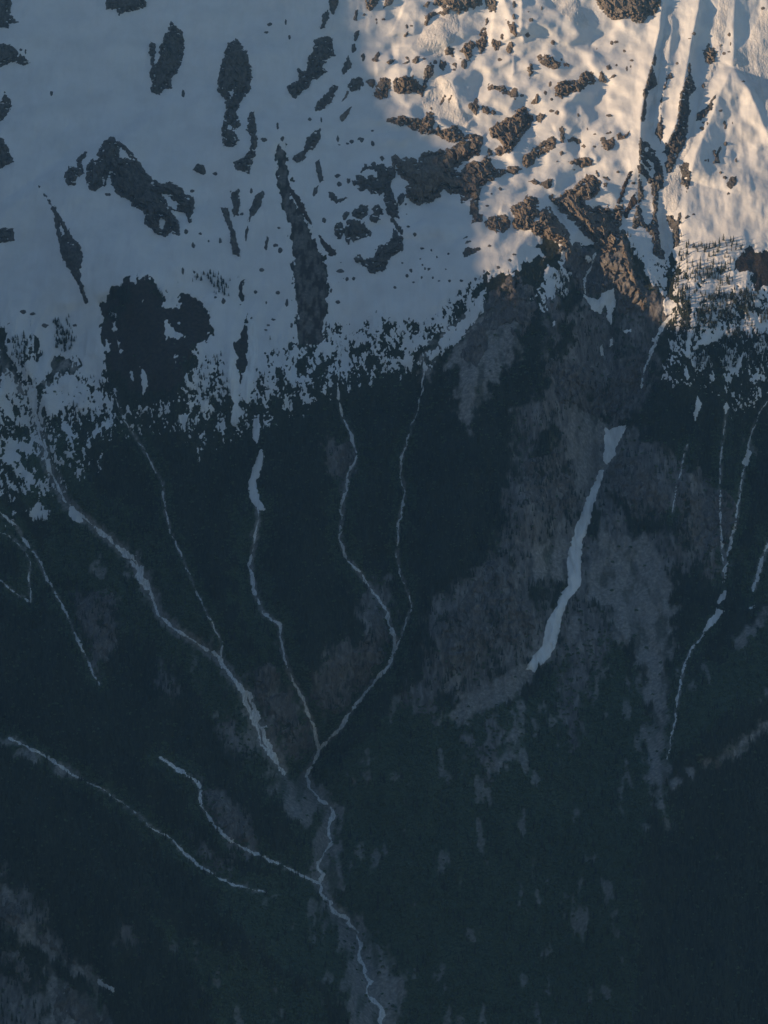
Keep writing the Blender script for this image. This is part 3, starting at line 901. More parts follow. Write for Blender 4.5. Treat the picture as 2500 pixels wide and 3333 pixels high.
# name, label, material (r rock, d dark, s soil), height, outlines, holes
ROCKS = [
    ('cliff', 'grey brown rock buttress hanging from the top edge above sunlit snow', 'r', 24, ['Q: 300,-60 345,40 385,95 420,125 460,155 520,150 590,135 610,165 655,185 710,165 740,120 780,135 800,90 830,40 845,-60'], []),
    ('rock_outcrop', 'pointed rock at the top edge where sunlight meets shadow', 'r', 12, ['P: 70,-40 85,0 95,50 120,85 160,70 195,15 225,-40'], []),
    ('rock_outcrop', 'small slanting rock at the top edge beside the pointed rock', 'r', 7, ['P: 232,65 235,25 262,-20 330,-20 300,25 262,45'], []),
    ('boulder', 'little ragged rock left of the top brown rock band', 'r', 5, ['P: 527,52 545,40 575,8 597,10 590,35 575,60 550,50'], []),
    ('rock_band', 'wide brown rock band along the top edge with a ragged hook', 'r', 15, ['P: 618,35 640,-60 990,-60 995,30 975,50 965,45 930,75 905,60 880,90 845,85 815,112 790,100 765,70 745,80 740,110 700,125 650,110 620,130 590,150 560,205 548,190 555,155 545,120 570,100 620,90 680,90 700,70 650,45'], []),
    ('rock_outcrop', 'brown rock tooth at the top edge right of the rock band', 'r', 10, ['P: 1012,-60 1022,60 1055,85 1095,97 1105,30 1118,-60'], []),
    ('boulder', 'narrow rock at the very top above the blue snow shadow', 'r', 5, ['P: 1232,5 1250,5 1255,50 1240,68 1230,40'], []),
    ('boulder', 'narrow rock in the middle of the blue snow shadow', 'r', 5, ['P: 1225,130 1240,100 1255,150 1235,150'], []),
    ('rock_outcrop', 'long rock slanting along the edge of the blue snow shadow', 'r', 8, ['P: 1178,155 1195,150 1215,185 1240,160 1255,215 1265,290 1235,270 1205,240 1195,190'], []),
    ('boulder', 'small upright rock above the tall rock tower in the snow domes', 'r', 4, ['P: 1020,150 1035,138 1045,160 1030,195 1015,200'], []),
    ('rock_outcrop', 'tall rock tower between the snow domes near the top', 'r', 10, ['P: 980,225 1005,210 1028,215 1030,280 1030,335 1010,380 975,425 965,370 940,345 955,310 985,290 975,265'], []),
    ('rock_outcrop', 'broad rock leaning left against the tall rock tower', 'r', 10, ['P: 815,405 830,375 860,335 905,315 940,330 938,360 925,380 920,430 905,485 880,470 855,415'], []),
    ('rock_outcrop', 'ragged dark rock cluster right of the tall rock tower', 'r', 7, ['P: 1062,325 1080,295 1100,300 1105,320 1130,315 1150,340 1160,360 1130,355 1115,385 1095,390 1080,360'], []),
    ('boulder', 'small round rock above the ragged dark cluster', 'r', 5, ['P: 1130,285 1145,260 1162,270 1160,300 1145,315'], []),
    ('rock_outcrop', 'blocky rock at the foot of the blue snow shadow', 'r', 8, ['P: 1170,370 1190,335 1225,318 1238,350 1225,390 1205,415 1180,395'], []),
    ('boulder', 'rounded rock just below the broad leaning rock', 'r', 6, ['P: 832,480 850,450 880,470 880,505 855,533 835,510'], []),
    ('rock_outcrop', 'star shaped dark rock left of the broad leaning rock', 'r', 6, ['P: 697,390 720,360 745,350 760,370 800,372 770,395 772,445 745,430 720,430'], []),
    ('boulder', 'small ragged rock in the rough avalanche chute near the top', 'r', 4, ['P: 612,265 640,258 650,280 632,322 622,300'], []),
    ('boulder', 'small dark rock on the smooth dome left of the chute', 'r', 4, ['P: 375,285 400,260 410,240 425,238 427,265 405,285'], []),
    ('boulder', 'small rock beside the twin rocks under the chute', 'r', 4, ['P: 760,495 780,478 798,490 795,525 775,510'], []),
    ('rock_outcrop', 'twin dark rocks where the avalanche chute narrows', 'r', 7, ['P: 660,495 675,460 690,465 695,480 715,460 725,480 715,520 690,542 668,530'], []),
    ('rock_outcrop', 'curved dark rock falling along the left side of the debris cone', 'd', 10, ['P: 545,560 570,500 600,485 625,510 620,560 595,605 570,640 555,700 530,750 515,725 540,660'], []),
    ('rock_outcrop', 'wide cracked brown rock wall left of the debris cone', 'r', 13, ['P: 305,640 325,600 360,590 400,580 440,590 465,575 480,610 500,640 530,660 545,690 525,735 490,715 440,720 400,720 350,728 320,700'], []),
    ('rock_outcrop', 'rounded rock wall standing half in shadow beside the brown wall', 'r', 12, ['P: 165,665 200,630 210,605 250,590 290,605 290,660 275,700 265,745 225,772 175,755 148,735 175,700'], []),
    ('rock_outcrop', 'low rock joining two larger rocks on the shadow line', 'r', 7, ['P: 90,635 105,610 165,600 165,660 150,675 110,655'], []),
    ('rock_outcrop', 'shaded rock at the shadowed end of the broken rock wall', 'd', 9, ['P: -10,605 45,590 72,610 80,660 50,690 0,702 -40,690 -30,640'], []),
    ('rock_outcrop', 'small slanting rock on the shadow line above the broken wall', 'r', 6, ['P: 135,465 165,430 185,405 212,398 205,440 175,478 150,475'], []),
    ('boulder', 'small flat rock on the smooth snow bench above the broken wall', 'r', 5, ['P: 255,480 285,455 325,460 310,480 275,500'], []),
    ('boulder', 'thin bent rock in the middle of the snow bench', 'r', 4, ['P: 365,497 400,480 420,465 400,445 405,430 425,440 445,460 420,490'], []),
    ('boulder', 'dark square rock at the right end of the snow bench', 'r', 6, ['P: 450,465 480,435 515,435 505,480 480,490 460,485'], []),
    ('boulder', 'small shaded rock left of the sunlit snow bench', 'd', 5, ['P: 58,430 75,405 95,435 85,465 72,472'], []),
    ('boulder', 'thin upright shaded rock near the top of the shadow line', 'd', 5, ['P: 0,155 10,80 35,70 30,160'], []),
    ('boulder', 'shaded rock spike below the thin upright one on the shadow line', 'd', 5, ['P: 5,270 20,240 45,235 45,270 20,325 8,310'], []),
    ('boulder', 'stubby shaded rock under the spike on the shadow line', 'd', 5, ['P: -12,340 15,340 22,375 10,410 -10,405'], []),
    ('rock_outcrop', 'pale ribbed rock row in open snow right of centre top', 'r', 10, ['P: 1410,430 1440,420 1465,440 1475,418 1510,418 1540,440 1560,470 1600,480 1600,515 1560,530 1510,530 1460,505 1430,470'], []),
    ('boulder', 'small rock beside the end of the pale ribbed row', 'r', 5, ['P: 1615,485 1650,480 1675,500 1660,520 1625,510'], []),
    ('rock_outcrop', 'upright oval rock casting a blue shadow beside it', 'r', 9, ['P: 1345,520 1360,490 1385,490 1392,545 1375,605 1358,612'], []),
    ('rock_outcrop', 'curved rock band ending in a round knob, middle of sunlit snow', 'r', 9, ['P: 1033,680 1045,650 1085,650 1110,665 1140,655 1165,660 1190,700 1215,700 1240,670 1270,690 1272,735 1245,765 1205,745 1165,730 1130,705 1090,685 1050,700'], []),
    ('rock_outcrop', 'large dark stepped rock ridge high in the right sunlit snow', 'r', 14, ['Q: 10,670 40,630 95,620 130,620 200,615 215,560 250,550 300,550 325,590 335,620 320,655 270,650 240,680 210,700 150,715 105,740 70,768 20,740'], []),
    ('rock_outcrop', 'pointed rock at the right end of the stepped ridge', 'r', 8, ['Q: 345,600 375,548 400,585 410,635 380,640 350,615'], []),
    ('boulder', 'dark bent rock under the upright oval rock', 'r', 6, ['P: 1372,800 1385,765 1405,760 1410,725 1435,715 1432,745 1425,790 1400,808'], []),
    ('boulder', 'small round rock left of the stepped ridge', 'r', 5, ['P: 1465,715 1480,695 1500,710 1495,735 1475,738'], []),
    ('boulder', 'tiny upright rock above the small round one, left of the stepped ridge', 'r', 4, ['P: 1510,640 1520,625 1530,630 1525,665 1512,665'], []),
    ('rock_outcrop', 'forked rock standing right of the debris cone', 'r', 7, ['P: 885,815 900,785 920,790 940,760 955,760 960,800 972,830 950,885 920,870 895,840'], []),
    ('rock_outcrop', 'low twin rock right of the forked rock', 'r', 6, ['P: 985,840 1000,815 1030,820 1055,850 1085,850 1105,875 1080,885 1045,875 1015,880'], []),
    ('boulder', 'thin broken rock sticking out of the upper debris cone', 'r', 4, ['P: 665,790 680,740 695,720 715,740 710,790 685,800 655,850'], []),
    ('boulder', 'narrow rock between two lobes of the debris cone', 'r', 4, ['P: 730,770 745,735 765,730 760,760 735,810 727,795'], []),
    ('rock_band', 'long rock band under the debris cone, tapering into the shade', 'r', 14, ['P: 245,915 290,905 330,905 365,885 400,890 420,915 450,905 490,905 520,920 545,915 550,880 585,860 625,870 632,930 620,990 640,1010 655,960 670,985 715,995 760,970 800,965 840,1015 865,1050 810,1095 765,1105 700,1080 650,1050 620,1030 575,1045 520,1025 450,1000 415,970 365,975 300,960 265,945'], []),
    ('rock_outcrop', 'big dark wedge of rock in the middle of the sunlit snow', 'r', 22, ['P: 1050,990 1100,950 1160,930 1180,905 1230,895 1265,840 1305,815 1335,830 1355,880 1390,885 1395,930 1350,1000 1290,1070 1250,1140 1190,1190 1155,1175 1150,1120 1130,1090 1080,1070 1055,1040'], []),
    ('rock_outcrop', 'rounded rock at the lower tip of the big wedge', 'r', 9, ['P: 1085,1150 1130,1120 1155,1140 1165,1185 1140,1210 1100,1195'], []),
    ('rock_outcrop', 'small brown rock at the right corner of the big wedge', 'r', 7, ['P: 1400,905 1445,870 1475,885 1470,920 1450,955 1425,935'], []),
    ('rock_outcrop', 'long slanting rock slab below the big wedge', 'r', 13, ['S: -5,150 40,115 130,45 190,0 235,-15 262,0 270,30 245,75 170,120 115,150 80,200 45,228 0,215'], []),
    ('boulder', 'upright knobbly rock right of the big wedge', 'r', 6, ['P: 1590,990 1610,970 1630,985 1625,1020 1632,1060 1625,1098 1598,1095 1600,1050'], []),
    ('cliff', 'great grey cliff in the shade below the long rock band', 'r', 26, ['R: 530,140 560,122 585,130 600,160 640,145 680,145 720,150 735,200 755,115 830,100 880,100 910,80 940,90 1000,60 1060,20 1075,-5 1160,-40 1215,-30 1245,10 1235,60 1215,110 1200,140 1165,130 1130,170 1080,190 1050,225 1020,265 1060,260 1120,190 1180,170 1215,180 1240,140 1280,130 1305,160 1300,200 1340,235 1405,240 1415,270 1360,300 1310,325 1280,330 1230,380 1215,430 1190,480 1140,450 1100,490 1070,495 1055,420 1000,435 960,420 940,390 900,450 860,480 810,500 770,510 730,520 690,490 670,480 640,440 640,380 670,350 620,320 590,280 575,255 540,240 530,190'], []),
    ('cliff', 'shaded rock arc curling down on the left of the great cliff', 'd', 15, ['R: 300,240 325,205 370,205 400,180 420,200 460,195 500,225 540,215 575,260 560,300 530,330 530,370 560,470 580,530 580,570 595,630 560,610 540,620 500,580 480,500 460,450 480,420 440,440 390,430 345,400 300,410 270,390 255,290 290,280 340,310 365,280 410,295 420,270 390,245 350,238 300,265'], []),
    ('rock_outcrop', 'narrow shaded rock link in the middle of the hooked rock arc', 'd', 8, ['R: 510,625 545,615 600,680 620,720 615,745 580,720 545,660'], []),
    ('cliff', 'hook shaped shaded rock at the foot of the arc', 'd', 13, ['R: 535,690 550,700 580,730 610,760 620,820 625,870 590,880 545,905 515,930 490,990 470,1025 420,1035 400,1045 350,1030 340,990 300,975 260,965 240,930 250,900 290,890 320,935 390,920 400,880 430,835 480,820 520,790 540,740'], []),
    ('boulder', 'small shaded rock at the upper left of the rock cluster inside the hook', 'd', 6, ['R: 150,590 185,565 210,570 200,600 185,630 160,630'], []),
    ('rock_outcrop', 'blocky shaded rock atop the cluster inside the hook', 'd', 10, ['R: 220,580 250,540 300,505 345,520 350,560 345,600 300,625 260,620'], []),
    ('rock_outcrop', 'lobed shaded rock nearest the arc in the cluster', 'd', 9, ['R: 380,540 420,505 440,520 470,560 460,590 440,590 445,630 420,655 365,640 350,600 390,590'], []),
    ('rock_outcrop', 'biggest shaded rock of the cluster with a pointed foot', 'd', 12, ['R: 90,690 110,650 150,650 165,690 190,640 230,620 320,650 340,690 390,725 380,755 330,765 300,780 240,800 215,790 200,820 175,780 170,720 145,780 110,775 95,740'], []),
    ('rock_outcrop', 'shaded boomerang rock above the cluster', 'd', 7, ['R: 40,420 75,405 110,445 115,470 180,450 190,460 150,485 110,500 70,475 45,450'], []),
    ('boulder', 'small forked shaded rock high above the boomerang rock', 'd', 4, ['R: 90,290 115,270 140,285 105,310'], []),
    ('boulder', 'outer of two shaded stones left of the arc', 'd', 5, ['R: 188,310 215,310 205,350 190,350'], []),
    ('boulder', 'inner of two shaded stones left of the arc', 'd', 5, ['R: 225,330 250,325 260,350 245,370 230,355'], []),
    ('rock_outcrop', 'ragged shaded rock between the arc and the great cliff', 'd', 8, ['R: 575,465 605,420 635,435 635,480 600,520 580,500'], []),
    ('boulder', 'small shaded rock above the arc', 'd', 5, ['R: 440,145 460,135 480,155 465,178 445,170'], []),
    ('boulder', 'small rock in the shaded notch right of the great cliff', 'd', 6, ['R: 1265,110 1275,75 1300,90 1315,125 1285,135'], []),
    ('rock_outcrop', 'rounded rock at the sunlit tip of the great cliff', 'r', 8, ['R: 1405,245 1430,220 1490,205 1535,235 1505,270 1470,280 1430,265'], []),
    ('rock_outcrop', 'broken shaded rock trailing below the great cliff on the right', 'd', 9, ['R: 1130,560 1140,480 1180,440 1210,450 1205,500 1205,575 1235,590 1230,650 1195,645 1150,655 1150,600'], []),
    ('rock_outcrop', 'domed dark rock at the head of the sunlit snow ramp', 'r', 12, ['R: 1245,650 1290,605 1350,600 1410,590 1440,620 1450,660 1445,700 1400,725 1350,735 1290,700 1255,675'], []),
    ('cliff', 'slanting brown rock wall left of the black gully', 'r', 22, ['S: -100,540 -75,520 -20,495 10,490 5,470 40,435 80,450 120,460 130,500 110,545 140,560 180,525 215,530 250,590 300,650 345,700 370,760 385,850 340,845 300,815 230,790 150,760 90,735 40,710 -70,700 -85,650 -60,620 -75,570'], ['S: 85,650 100,610 130,615 125,630']),
    ('cliff', 'tall brown cliff with dark fissures right of the black gully', 'r', 26, ['S: 185,440 205,425 235,435 240,470 290,440 335,405 385,390 430,350 500,285 530,270 570,290 605,345 605,400 560,460 520,475 480,480 500,515 540,535 570,530 600,515 625,535 660,515 695,560 720,515 780,520 790,560 770,620 755,700 760,790 740,870 690,890 650,900 610,880 570,870 540,800 480,740 420,680 360,620 290,560 240,500'], []),
    ('rock_outcrop', 'winged dark rock above the tall brown cliff', 'r', 7, ['S: 45,335 90,315 140,345 175,325 240,305 235,345 200,400 160,375 100,355'], []),
    ('rock_outcrop', 'dark flat rock casting a blue shadow above the tall cliff', 'r', 8, ['S: 355,180 400,165 440,150 500,150 525,145 545,170 540,205 500,215 450,230 430,210 380,200'], []),
    ('rock_outcrop', 'dark heart shaped rock left of the first snow rib', 'r', 9, ['Q: 360,1060 390,1060 420,1085 470,1050 480,1110 460,1145 420,1165 385,1150 380,1110'], []),
    ('boulder', 'hooked rock with a thin tail beside the first snow rib', 'r', 6, ['Q: 490,1040 520,1020 540,1045 570,1030 605,990 575,1050 530,1080 495,1080'], []),
    ('boulder', 'flat rock between the knobbly rock and the heart shaped rock', 'r', 5, ['Q: 110,1075 160,1055 215,1080 215,1105 190,1110 160,1090 120,1095'], []),
    ('boulder', 'thin flat rock lying in open snow left of the first rib', 'r', 4, ['Q: 400,885 440,880 470,900 440,903 410,898'], []),
    ('boulder', 'narrow rock in the shadow at the top of the tall cliff', 'd', 4, ['S: 565,245 580,250 597,295 580,300 562,270'], []),
    ('boulder', 'upper of two rocks beside the top of the tall brown cliff', 'r', 5, ['S: 620,295 660,290 678,330 640,320'], []),
    ('boulder', 'lower of two rocks beside the top of the tall brown cliff', 'r', 5, ['S: 625,340 660,345 655,385 630,375'], []),
    ('boulder', 'small rock above the dark flat rock', 'r', 4, ['S: 285,105 310,95 318,120 300,138'], []),
    ('rock_outcrop', 'jagged dark rock with a blue shadow between the right snow ribs', 'r', 10, ['Q: 1150,385 1180,385 1185,330 1200,322 1215,360 1260,365 1265,415 1245,480 1205,500 1175,470 1170,430'], []),
    ('boulder', 'small rock on the avalanche track beside the jagged dark rock', 'r', 4, ['Q: 1285,350 1300,345 1302,395 1288,400'], []),
    ('boulder', 'small dark rock in open snow left of the first rib', 'r', 5, ['Q: 405,505 435,500 455,515 445,535 420,543'], []),
    ('boulder', 'small hooked rock below the dark one, left of the first rib', 'r', 4, ['Q: 435,605 460,575 495,578 465,605'], []),
    ('boulder', 'small dark rock high on the lee side of the first snow rib', 'd', 6, ['Q: 760,490 785,410 800,440 790,515 770,500'], []),
    ('rock_band', 'dark rock lining the lee side of the first snow rib', 'd', 8, ['Q: 700,700 740,560 760,505 800,600 800,655 760,690 735,700 720,770 720,860 710,930 680,935 690,800'], []),
    ('cliff', 'dark rock flank streaked with snow under the first snow rib', 'd', 9, ['S: 905,-10 950,20 1025,90 1030,140 1075,190 1095,300 1085,380 1055,400 1050,500 1040,600 1050,680 1060,800 1100,900 1110,950 1010,900 1005,830 1000,760 960,710 930,680 900,680 860,700 840,690 850,640 880,540 890,430 890,300 900,150'],
     ['S: 915,175 955,240 1000,310 1025,260 1010,200 960,150 975,190 1000,220 985,250 950,210', 'S: 905,270 950,300 990,380 1005,470 1010,560 1000,630 975,680 940,640 920,560 900,510 935,470 940,400 915,330', 'S: 940,70 965,80 970,105 950,100']),
    ('rock_band', 'widest dark rock strip on the middle snow rib', 'd', 10, ['Q: 1040,500 1055,485 1065,580 1090,640 1110,690 1070,720 1050,760 1060,870 1045,920 1040,1000 1020,1100 990,1165 940,1180 850,1175 870,1120 910,1060 940,990 960,930 970,840 975,760 990,690 1020,630 1040,570'], []),
    ('rock_band', 'thin dark rock strip between the first and middle snow ribs', 'd', 6, ['Q: 880,580 910,560 930,580 925,605 890,615 870,660 840,760 835,900 850,980 845,1060 830,1105 800,1050 780,1020 810,970 830,900 830,780 850,700 870,620'], []),
    ('rock_band', 'slanting dark rock strip beside the pyramid of snow', 'd', 6, ['Q: 1275,705 1240,770 1220,850 1190,880 1140,930 1100,935 1105,885 1150,850 1190,820 1220,770'], []),
    ('rock_outcrop', 'dark rock at the foot of the middle snow rib', 'd', 9, ['S: 1180,-20 1250,-10 1255,50 1220,90 1190,180 1150,265 1115,265 1100,210 1120,150 1090,100 1110,60 1150,30'], []),
    ('rock_outcrop', 'dark rock bluff right of the lower avalanche track', 'd', 9, ['S: 1215,210 1250,180 1285,190 1290,230 1300,290 1290,370 1270,415 1255,370 1225,350 1230,280'], []),
    ('rock_outcrop', 'dark forked bluff beside the toe of the avalanche track', 'd', 8, ['S: 1105,600 1170,590 1175,650 1190,640 1210,570 1225,570 1220,650 1210,700 1215,790 1180,850 1160,760 1160,710 1125,670'], []),
    ('rock_band', 'thin slanting rock blade left of the first snow rib', 's', 5, ['S: 735,495 750,440 790,330 830,260 858,238 840,290 800,390 770,480 750,498'], []),
    ('rock_band', 'streaky brown rock blades where the first rib meets the cliff', 's', 5, ['S: 780,590 800,540 840,460 880,420 885,500 850,540 820,600 790,620'], []),
    ('boulder', 'ragged dark rock patch alone on the right snow face', 'd', 5, ['S: 1465,95 1490,90 1495,120 1530,60 1540,75 1515,120 1525,195 1470,195 1490,150'], []),
    ('boulder', 'dark curled rock farthest right on the snow face', 'd', 5, ['S: 1575,340 1610,300 1655,290 1650,350 1610,390 1575,370'], []),
    ('boulder', 'small rock right below the dark curled rock', 'd', 3, ['S: 1572,427 1590,413 1602,430 1585,442'], []),
    ('boulder', 'small dark boulder low on the right snow face', 'd', 4, ['S: 1253,612 1275,590 1287,605 1265,624'], []),
    ('rock_outcrop', 'shaded rock in the top left corner of the snowfield', 'd', 14, ['A: -60,-60 40,-60 50,20 45,60 80,95 40,100 35,122 -60,120'], []),
    ('rock_outcrop', 'shaded rock tongue on the left edge below the corner rock', 'd', 14, ['A: -60,185 40,190 70,215 105,245 130,270 100,283 50,270 0,292 -60,290'], []),
    ('rock_outcrop', 'ragged shaded rock on the left edge, middle of the snowfield', 'd', 9, ['A: -30,470 0,450 20,395 50,440 50,470 25,500 20,520 -30,525'], []),
    ('rock_outcrop', 'triangular shaded rock on the left edge', 'd', 15, ['A: -60,540 15,600 45,660 60,700 0,728 -60,740'], []),
    ('rock_outcrop', 'shaded rock cut by the top edge, left of centre', 'd', 13, ['A: 460,-60 455,40 500,40 515,65 550,50 600,45 630,25 630,-60'], []),
    ('cliff', 'tall shaded rock with a thin prong on its left', 'd', 16, ['A: 640,200 655,175 672,190 668,280 690,250 690,200 710,160 740,92 790,140 800,200 790,260 770,310 740,340 740,380 710,385 690,410 650,400 655,360 645,310 655,290'], []),
    ('cliff', 'large shaded rock shaped like a leaf with a ragged stem', 'd', 17, ['A: 1025,168 985,185 960,250 945,330 938,395 970,430 975,470 965,530 955,570 965,630 1010,635 1032,605 1005,560 1030,555 1040,540 1020,480 1050,430 1080,390 1090,310 1065,220'], ['A: 985,540 1005,545 1000,560 985,555', 'A: 995,405 1005,390 1005,415']),
    ('rock_outcrop', 'shaded hook of rock right of the leaf shaped rock', 'd', 11, ['A: 1075,485 1100,480 1105,540 1112,610 1100,680 1075,748 1020,735 1005,700 1045,685 1080,650 1085,590 1065,560'], []),
    ('rock_outcrop', 'small shaded rock with a curved horn left of the shaded peak', 'd', 10, ['A: 277,750 300,715 330,720 335,680 370,650 380,655 355,700 365,750 335,765 325,800 300,805 280,785'], []),
    ('cliff', 'shaded rock peak with a long ragged arm falling right', 'd', 22, ['A: 480,588 450,610 420,660 375,715 370,770 385,820 410,825 455,800 470,760 475,740 480,800 510,845 560,865 570,890 620,910 625,970 680,1010 720,1025 740,1005 775,1020 775,960 740,910 800,920 820,975 840,900 835,850 800,840 790,810 735,785 690,790 650,765 610,710 580,670 530,620'], ['A: 520,640 580,692 540,682 518,680', 'A: 700,835 730,850 770,880 760,905 730,890', 'A: 690,940 710,950 705,990 690,985', 'A: 400,690 425,665 420,690']),
    ('boulder', 'round shaded rock alone on the snow right of the shaded peak', 'd', 7, ['A: 830,735 850,705 885,715 888,750 870,753'], []),
    ('rock_band', 'thin dark ridge of rock running down the left snowfield', 'd', 8, ['A: 150,780 200,845 240,900 270,950 300,1000 345,1060 360,1110 345,1165 350,1205 385,1310 365,1305 340,1235 310,1185 285,1145 262,1100 258,1050 240,1000 230,930 210,870'], ['A: 260,960 280,1010 265,1020', 'A: 270,1030 320,1060 290,1050']),
    ('rock_outcrop', 'shaded square rock on the left edge low in the snowfield', 'd', 9, ['A: -30,985 60,985 62,1040 10,1050 -30,1040'], []),
    ('rock_outcrop', 'narrow shaded rock right of the ragged arm', 'd', 8, ['A: 995,825 1035,820 1035,880 1030,930 1010,935 1005,880'], []),
    ('rock_outcrop', 'broken shaded rock string below the narrow rock', 'd', 7, ['A: 950,895 985,900 1000,960 1020,1010 1035,1090 1035,1110 1005,1100 990,1000 970,940'], []),
    ('rock_outcrop', 'slanting shaded rock blade pointing up right beside the moraine', 'd', 7, ['A: 1142,818 1145,840 1120,900 1085,945 1075,960 1080,900 1100,850'], []),
    ('boulder', 'thin shaded rock under the slanting blade', 'd', 5, ['A: 1057,1000 1070,975 1075,990 1062,1040'], []),
    ('boulder', 'thin shaded rock left of the moraine stripe', 'd', 5, ['A: 1140,1070 1155,1015 1162,1035 1150,1080'], []),
    ('rock_band', 'dark soil rib branching from the moraine stripe', 's', 4, ['A: 1240,790 1300,860 1345,960 1355,985 1310,930 1260,850'], []),
    ('rock_band', 'dark soil patch spreading at the foot of the moraine stripe', 's', 4, ['A: 1380,1020 1450,1080 1450,1105 1420,1105 1390,1060'], []),
    ('cliff', 'big shaded rock stair right of the leaf shaped rock', 'd', 15, ['A: 1240,370 1290,345 1285,295 1320,310 1335,240 1355,220 1357,165 1400,157 1440,165 1440,210 1450,240 1410,260 1395,290 1415,310 1380,335 1345,350 1335,375 1300,400 1275,427 1245,405'], []),
    ('rock_outcrop', 'slanting shaded rock under the rock stair', 'd', 10, ['A: 1360,465 1380,430 1420,395 1435,365 1465,370 1440,430 1400,470 1365,480'], []),
    ('rock_outcrop', 'shaded rock finger high above the rock stair', 'd', 7, ['A: 1383,125 1395,60 1420,40 1422,80 1400,120'], []),
    ('rock_outcrop', 'shaded rock at the top edge above the rock finger', 'd', 8, ['A: 1420,0 1435,-40 1465,-40 1462,20 1440,60 1425,50'], []),
    ('rock_outcrop', 'shaded spearhead rock right of the rock stair', 'd', 7, ['A: 1475,330 1480,290 1505,240 1523,280 1500,310'], []),
    ('rock_outcrop', 'ragged shaded rock pile left of the arc, above the moraine', 'd', 10, ['A: 1265,690 1275,665 1310,650 1325,600 1360,560 1385,555 1385,600 1360,640 1320,660 1320,690 1280,705'], []),
    ('boulder', 'thin shaded rock below the ragged rock pile', 'd', 6, ['A: 1360,700 1380,690 1400,780 1380,790 1370,750'], []),
    ('boulder', 'small shaded rock at the foot of the thin rock below the pile', 'd', 5, ['A: 1350,840 1355,815 1375,800 1370,835 1355,850'], []),
    ('boulder', 'pale shaded rock slanting in open snow right of the stair', 'r', 5, ['A: 1465,505 1490,480 1518,460 1510,490 1475,530'], []),
    ('boulder', 'thin pale rock on the shadow side under the spearhead rock', 'r', 5, ['A: 1475,440 1500,390 1510,395 1495,425'], []),
    ('rock_outcrop', 'shaded rock just left of the broken rock wall', 'd', 8, ['A: 1515,395 1530,340 1560,335 1570,365 1540,390'], []),
    ('rock_outcrop', 'low dark rock alone in the shaded bowl under the ramp', 'd', 7, ['R: 1080,880 1120,840 1170,850 1220,830 1215,860 1170,890 1095,920'], []),
    ('boulder', 'upper rock sliver above the low dark rock in the bowl', 'd', 4, ['R: 1075,775 1115,750 1120,762 1085,782'], []),
    ('boulder', 'lower rock sliver above the low dark rock in the bowl', 'd', 4, ['R: 1095,815 1110,785 1155,790 1120,810'], []),
]
ROCKS += [
    ('cliff', 'sunlit brown buttress edge on the right side of the gorge head', 'r', 9, ['T: 525,130 550,200 585,330 625,430 665,560 720,640 735,720 690,765 665,680 640,580 580,450 540,380'], []),
    ('cliff', 'dark wall on the left of the thin waterfall', 'g', 16, ['T: 60,260 180,220 320,290 305,380 255,450 240,560 200,600 150,520 110,380'], []),
    ('cliff', 'dark fissured wall between the waterfall and the buttress', 'g', 16, ['T: 345,300 430,290 520,300 550,420 610,520 650,620 640,720 520,760 490,660 465,560 410,580 370,590 300,640 260,570 275,470 320,410'], []),
    ('cliff', 'grey gorge wall left of the forked snow patch', 'g', 14, ['D: 720,430 840,440 930,500 945,640 950,720 880,690 800,640 740,580 700,500'], []),
    ('cliff', 'grey brown gorge wall right above the forked snow patch', 'g', 14, ['D: 985,500 1060,430 1120,420 1130,520 1100,620 1060,700 990,730 965,650'], []),
    ('cliff', 'broken grey crag right of the top of the long snow tongue', 'g', 12, ['N: 830,650 900,640 1000,720 1100,760 1120,900 1040,1000 940,980 860,880 800,780'], []),
    ('cliff', 'grey slab wall crossed by the straight stream on the right', 'g', 12, ['N: 1180,780 1300,830 1390,820 1480,860 1500,1000 1440,1120 1330,1140 1200,1100 1150,960'], []),
    ('cliff', 'fractured grey crag left of the lower snow tongue', 'g', 16, ['F: 380,290 480,215 540,250 580,330 640,400 650,500 570,580 520,560 480,540 430,620 340,690 260,640 230,540 290,440'], []),
    ('cliff', 'dark crag under the middle of the central forest spur', 'g', 13, ['D: 600,880 740,850 810,940 830,1080 760,1120 660,1090 590,1000'], []),
    ('cliff', 'pale slanting slab beside the braided scar above the creek', 'g', 12, ['E: 1080,690 1170,650 1250,770 1330,910 1360,1010 1270,1060 1190,920 1120,840'], []),
    ('cliff', 'grey slab wall between the two forks above the junction', 'g', 12, ['E: 1450,640 1560,560 1640,420 1680,520 1640,680 1550,780 1440,880 1370,800'], []),
    ('cliff', 'grey slab standing alone in the left forest', 'g', 12, ['E: 310,390 420,350 490,370 500,560 450,640 390,570 340,480'], []),
    ('cliff', 'pale rock slope right of the bending lower stream', 'g', 10, ['G: 880,90 980,140 1060,210 1100,290 1040,330 960,270 900,180'], []),
    ('cliff', 'pale rock scar slanting down the bottom left corner', 'g', 12, ['G: -40,470 60,590 180,720 290,800 410,870 370,890 240,800 110,700 -40,640'], []),
    ('cliff', 'pale rock face cut by the bottom edge at the left', 'g', 12, ['G: 210,930 300,960 360,1010 470,1090 520,1160 230,1160 240,1040'], []),
    ('cliff', 'grey rock wall on the far left edge above the bottom corner', 'g', 12, ['G: -40,770 60,800 150,870 200,960 130,930 40,860 -40,850'], []),
    ('cliff', 'small grey crag beside the winding central stream', 'g', 9, ['C: 1440,830 1500,810 1530,880 1500,950 1450,930'], []),
    ('cliff', 'bare grey brow on the shoulder of the central forest spur', 'g', 10, ['D: 480,110 560,90 640,130 660,260 600,330 520,300 450,340 400,470 330,440 360,340 430,240'], []),
]
MAT_CRAG = rock_material('grey crag rock', (.045, .044, .046), (.14, .133, .132), (.29, .275, .27), (.16, .135, .115), 0.0)
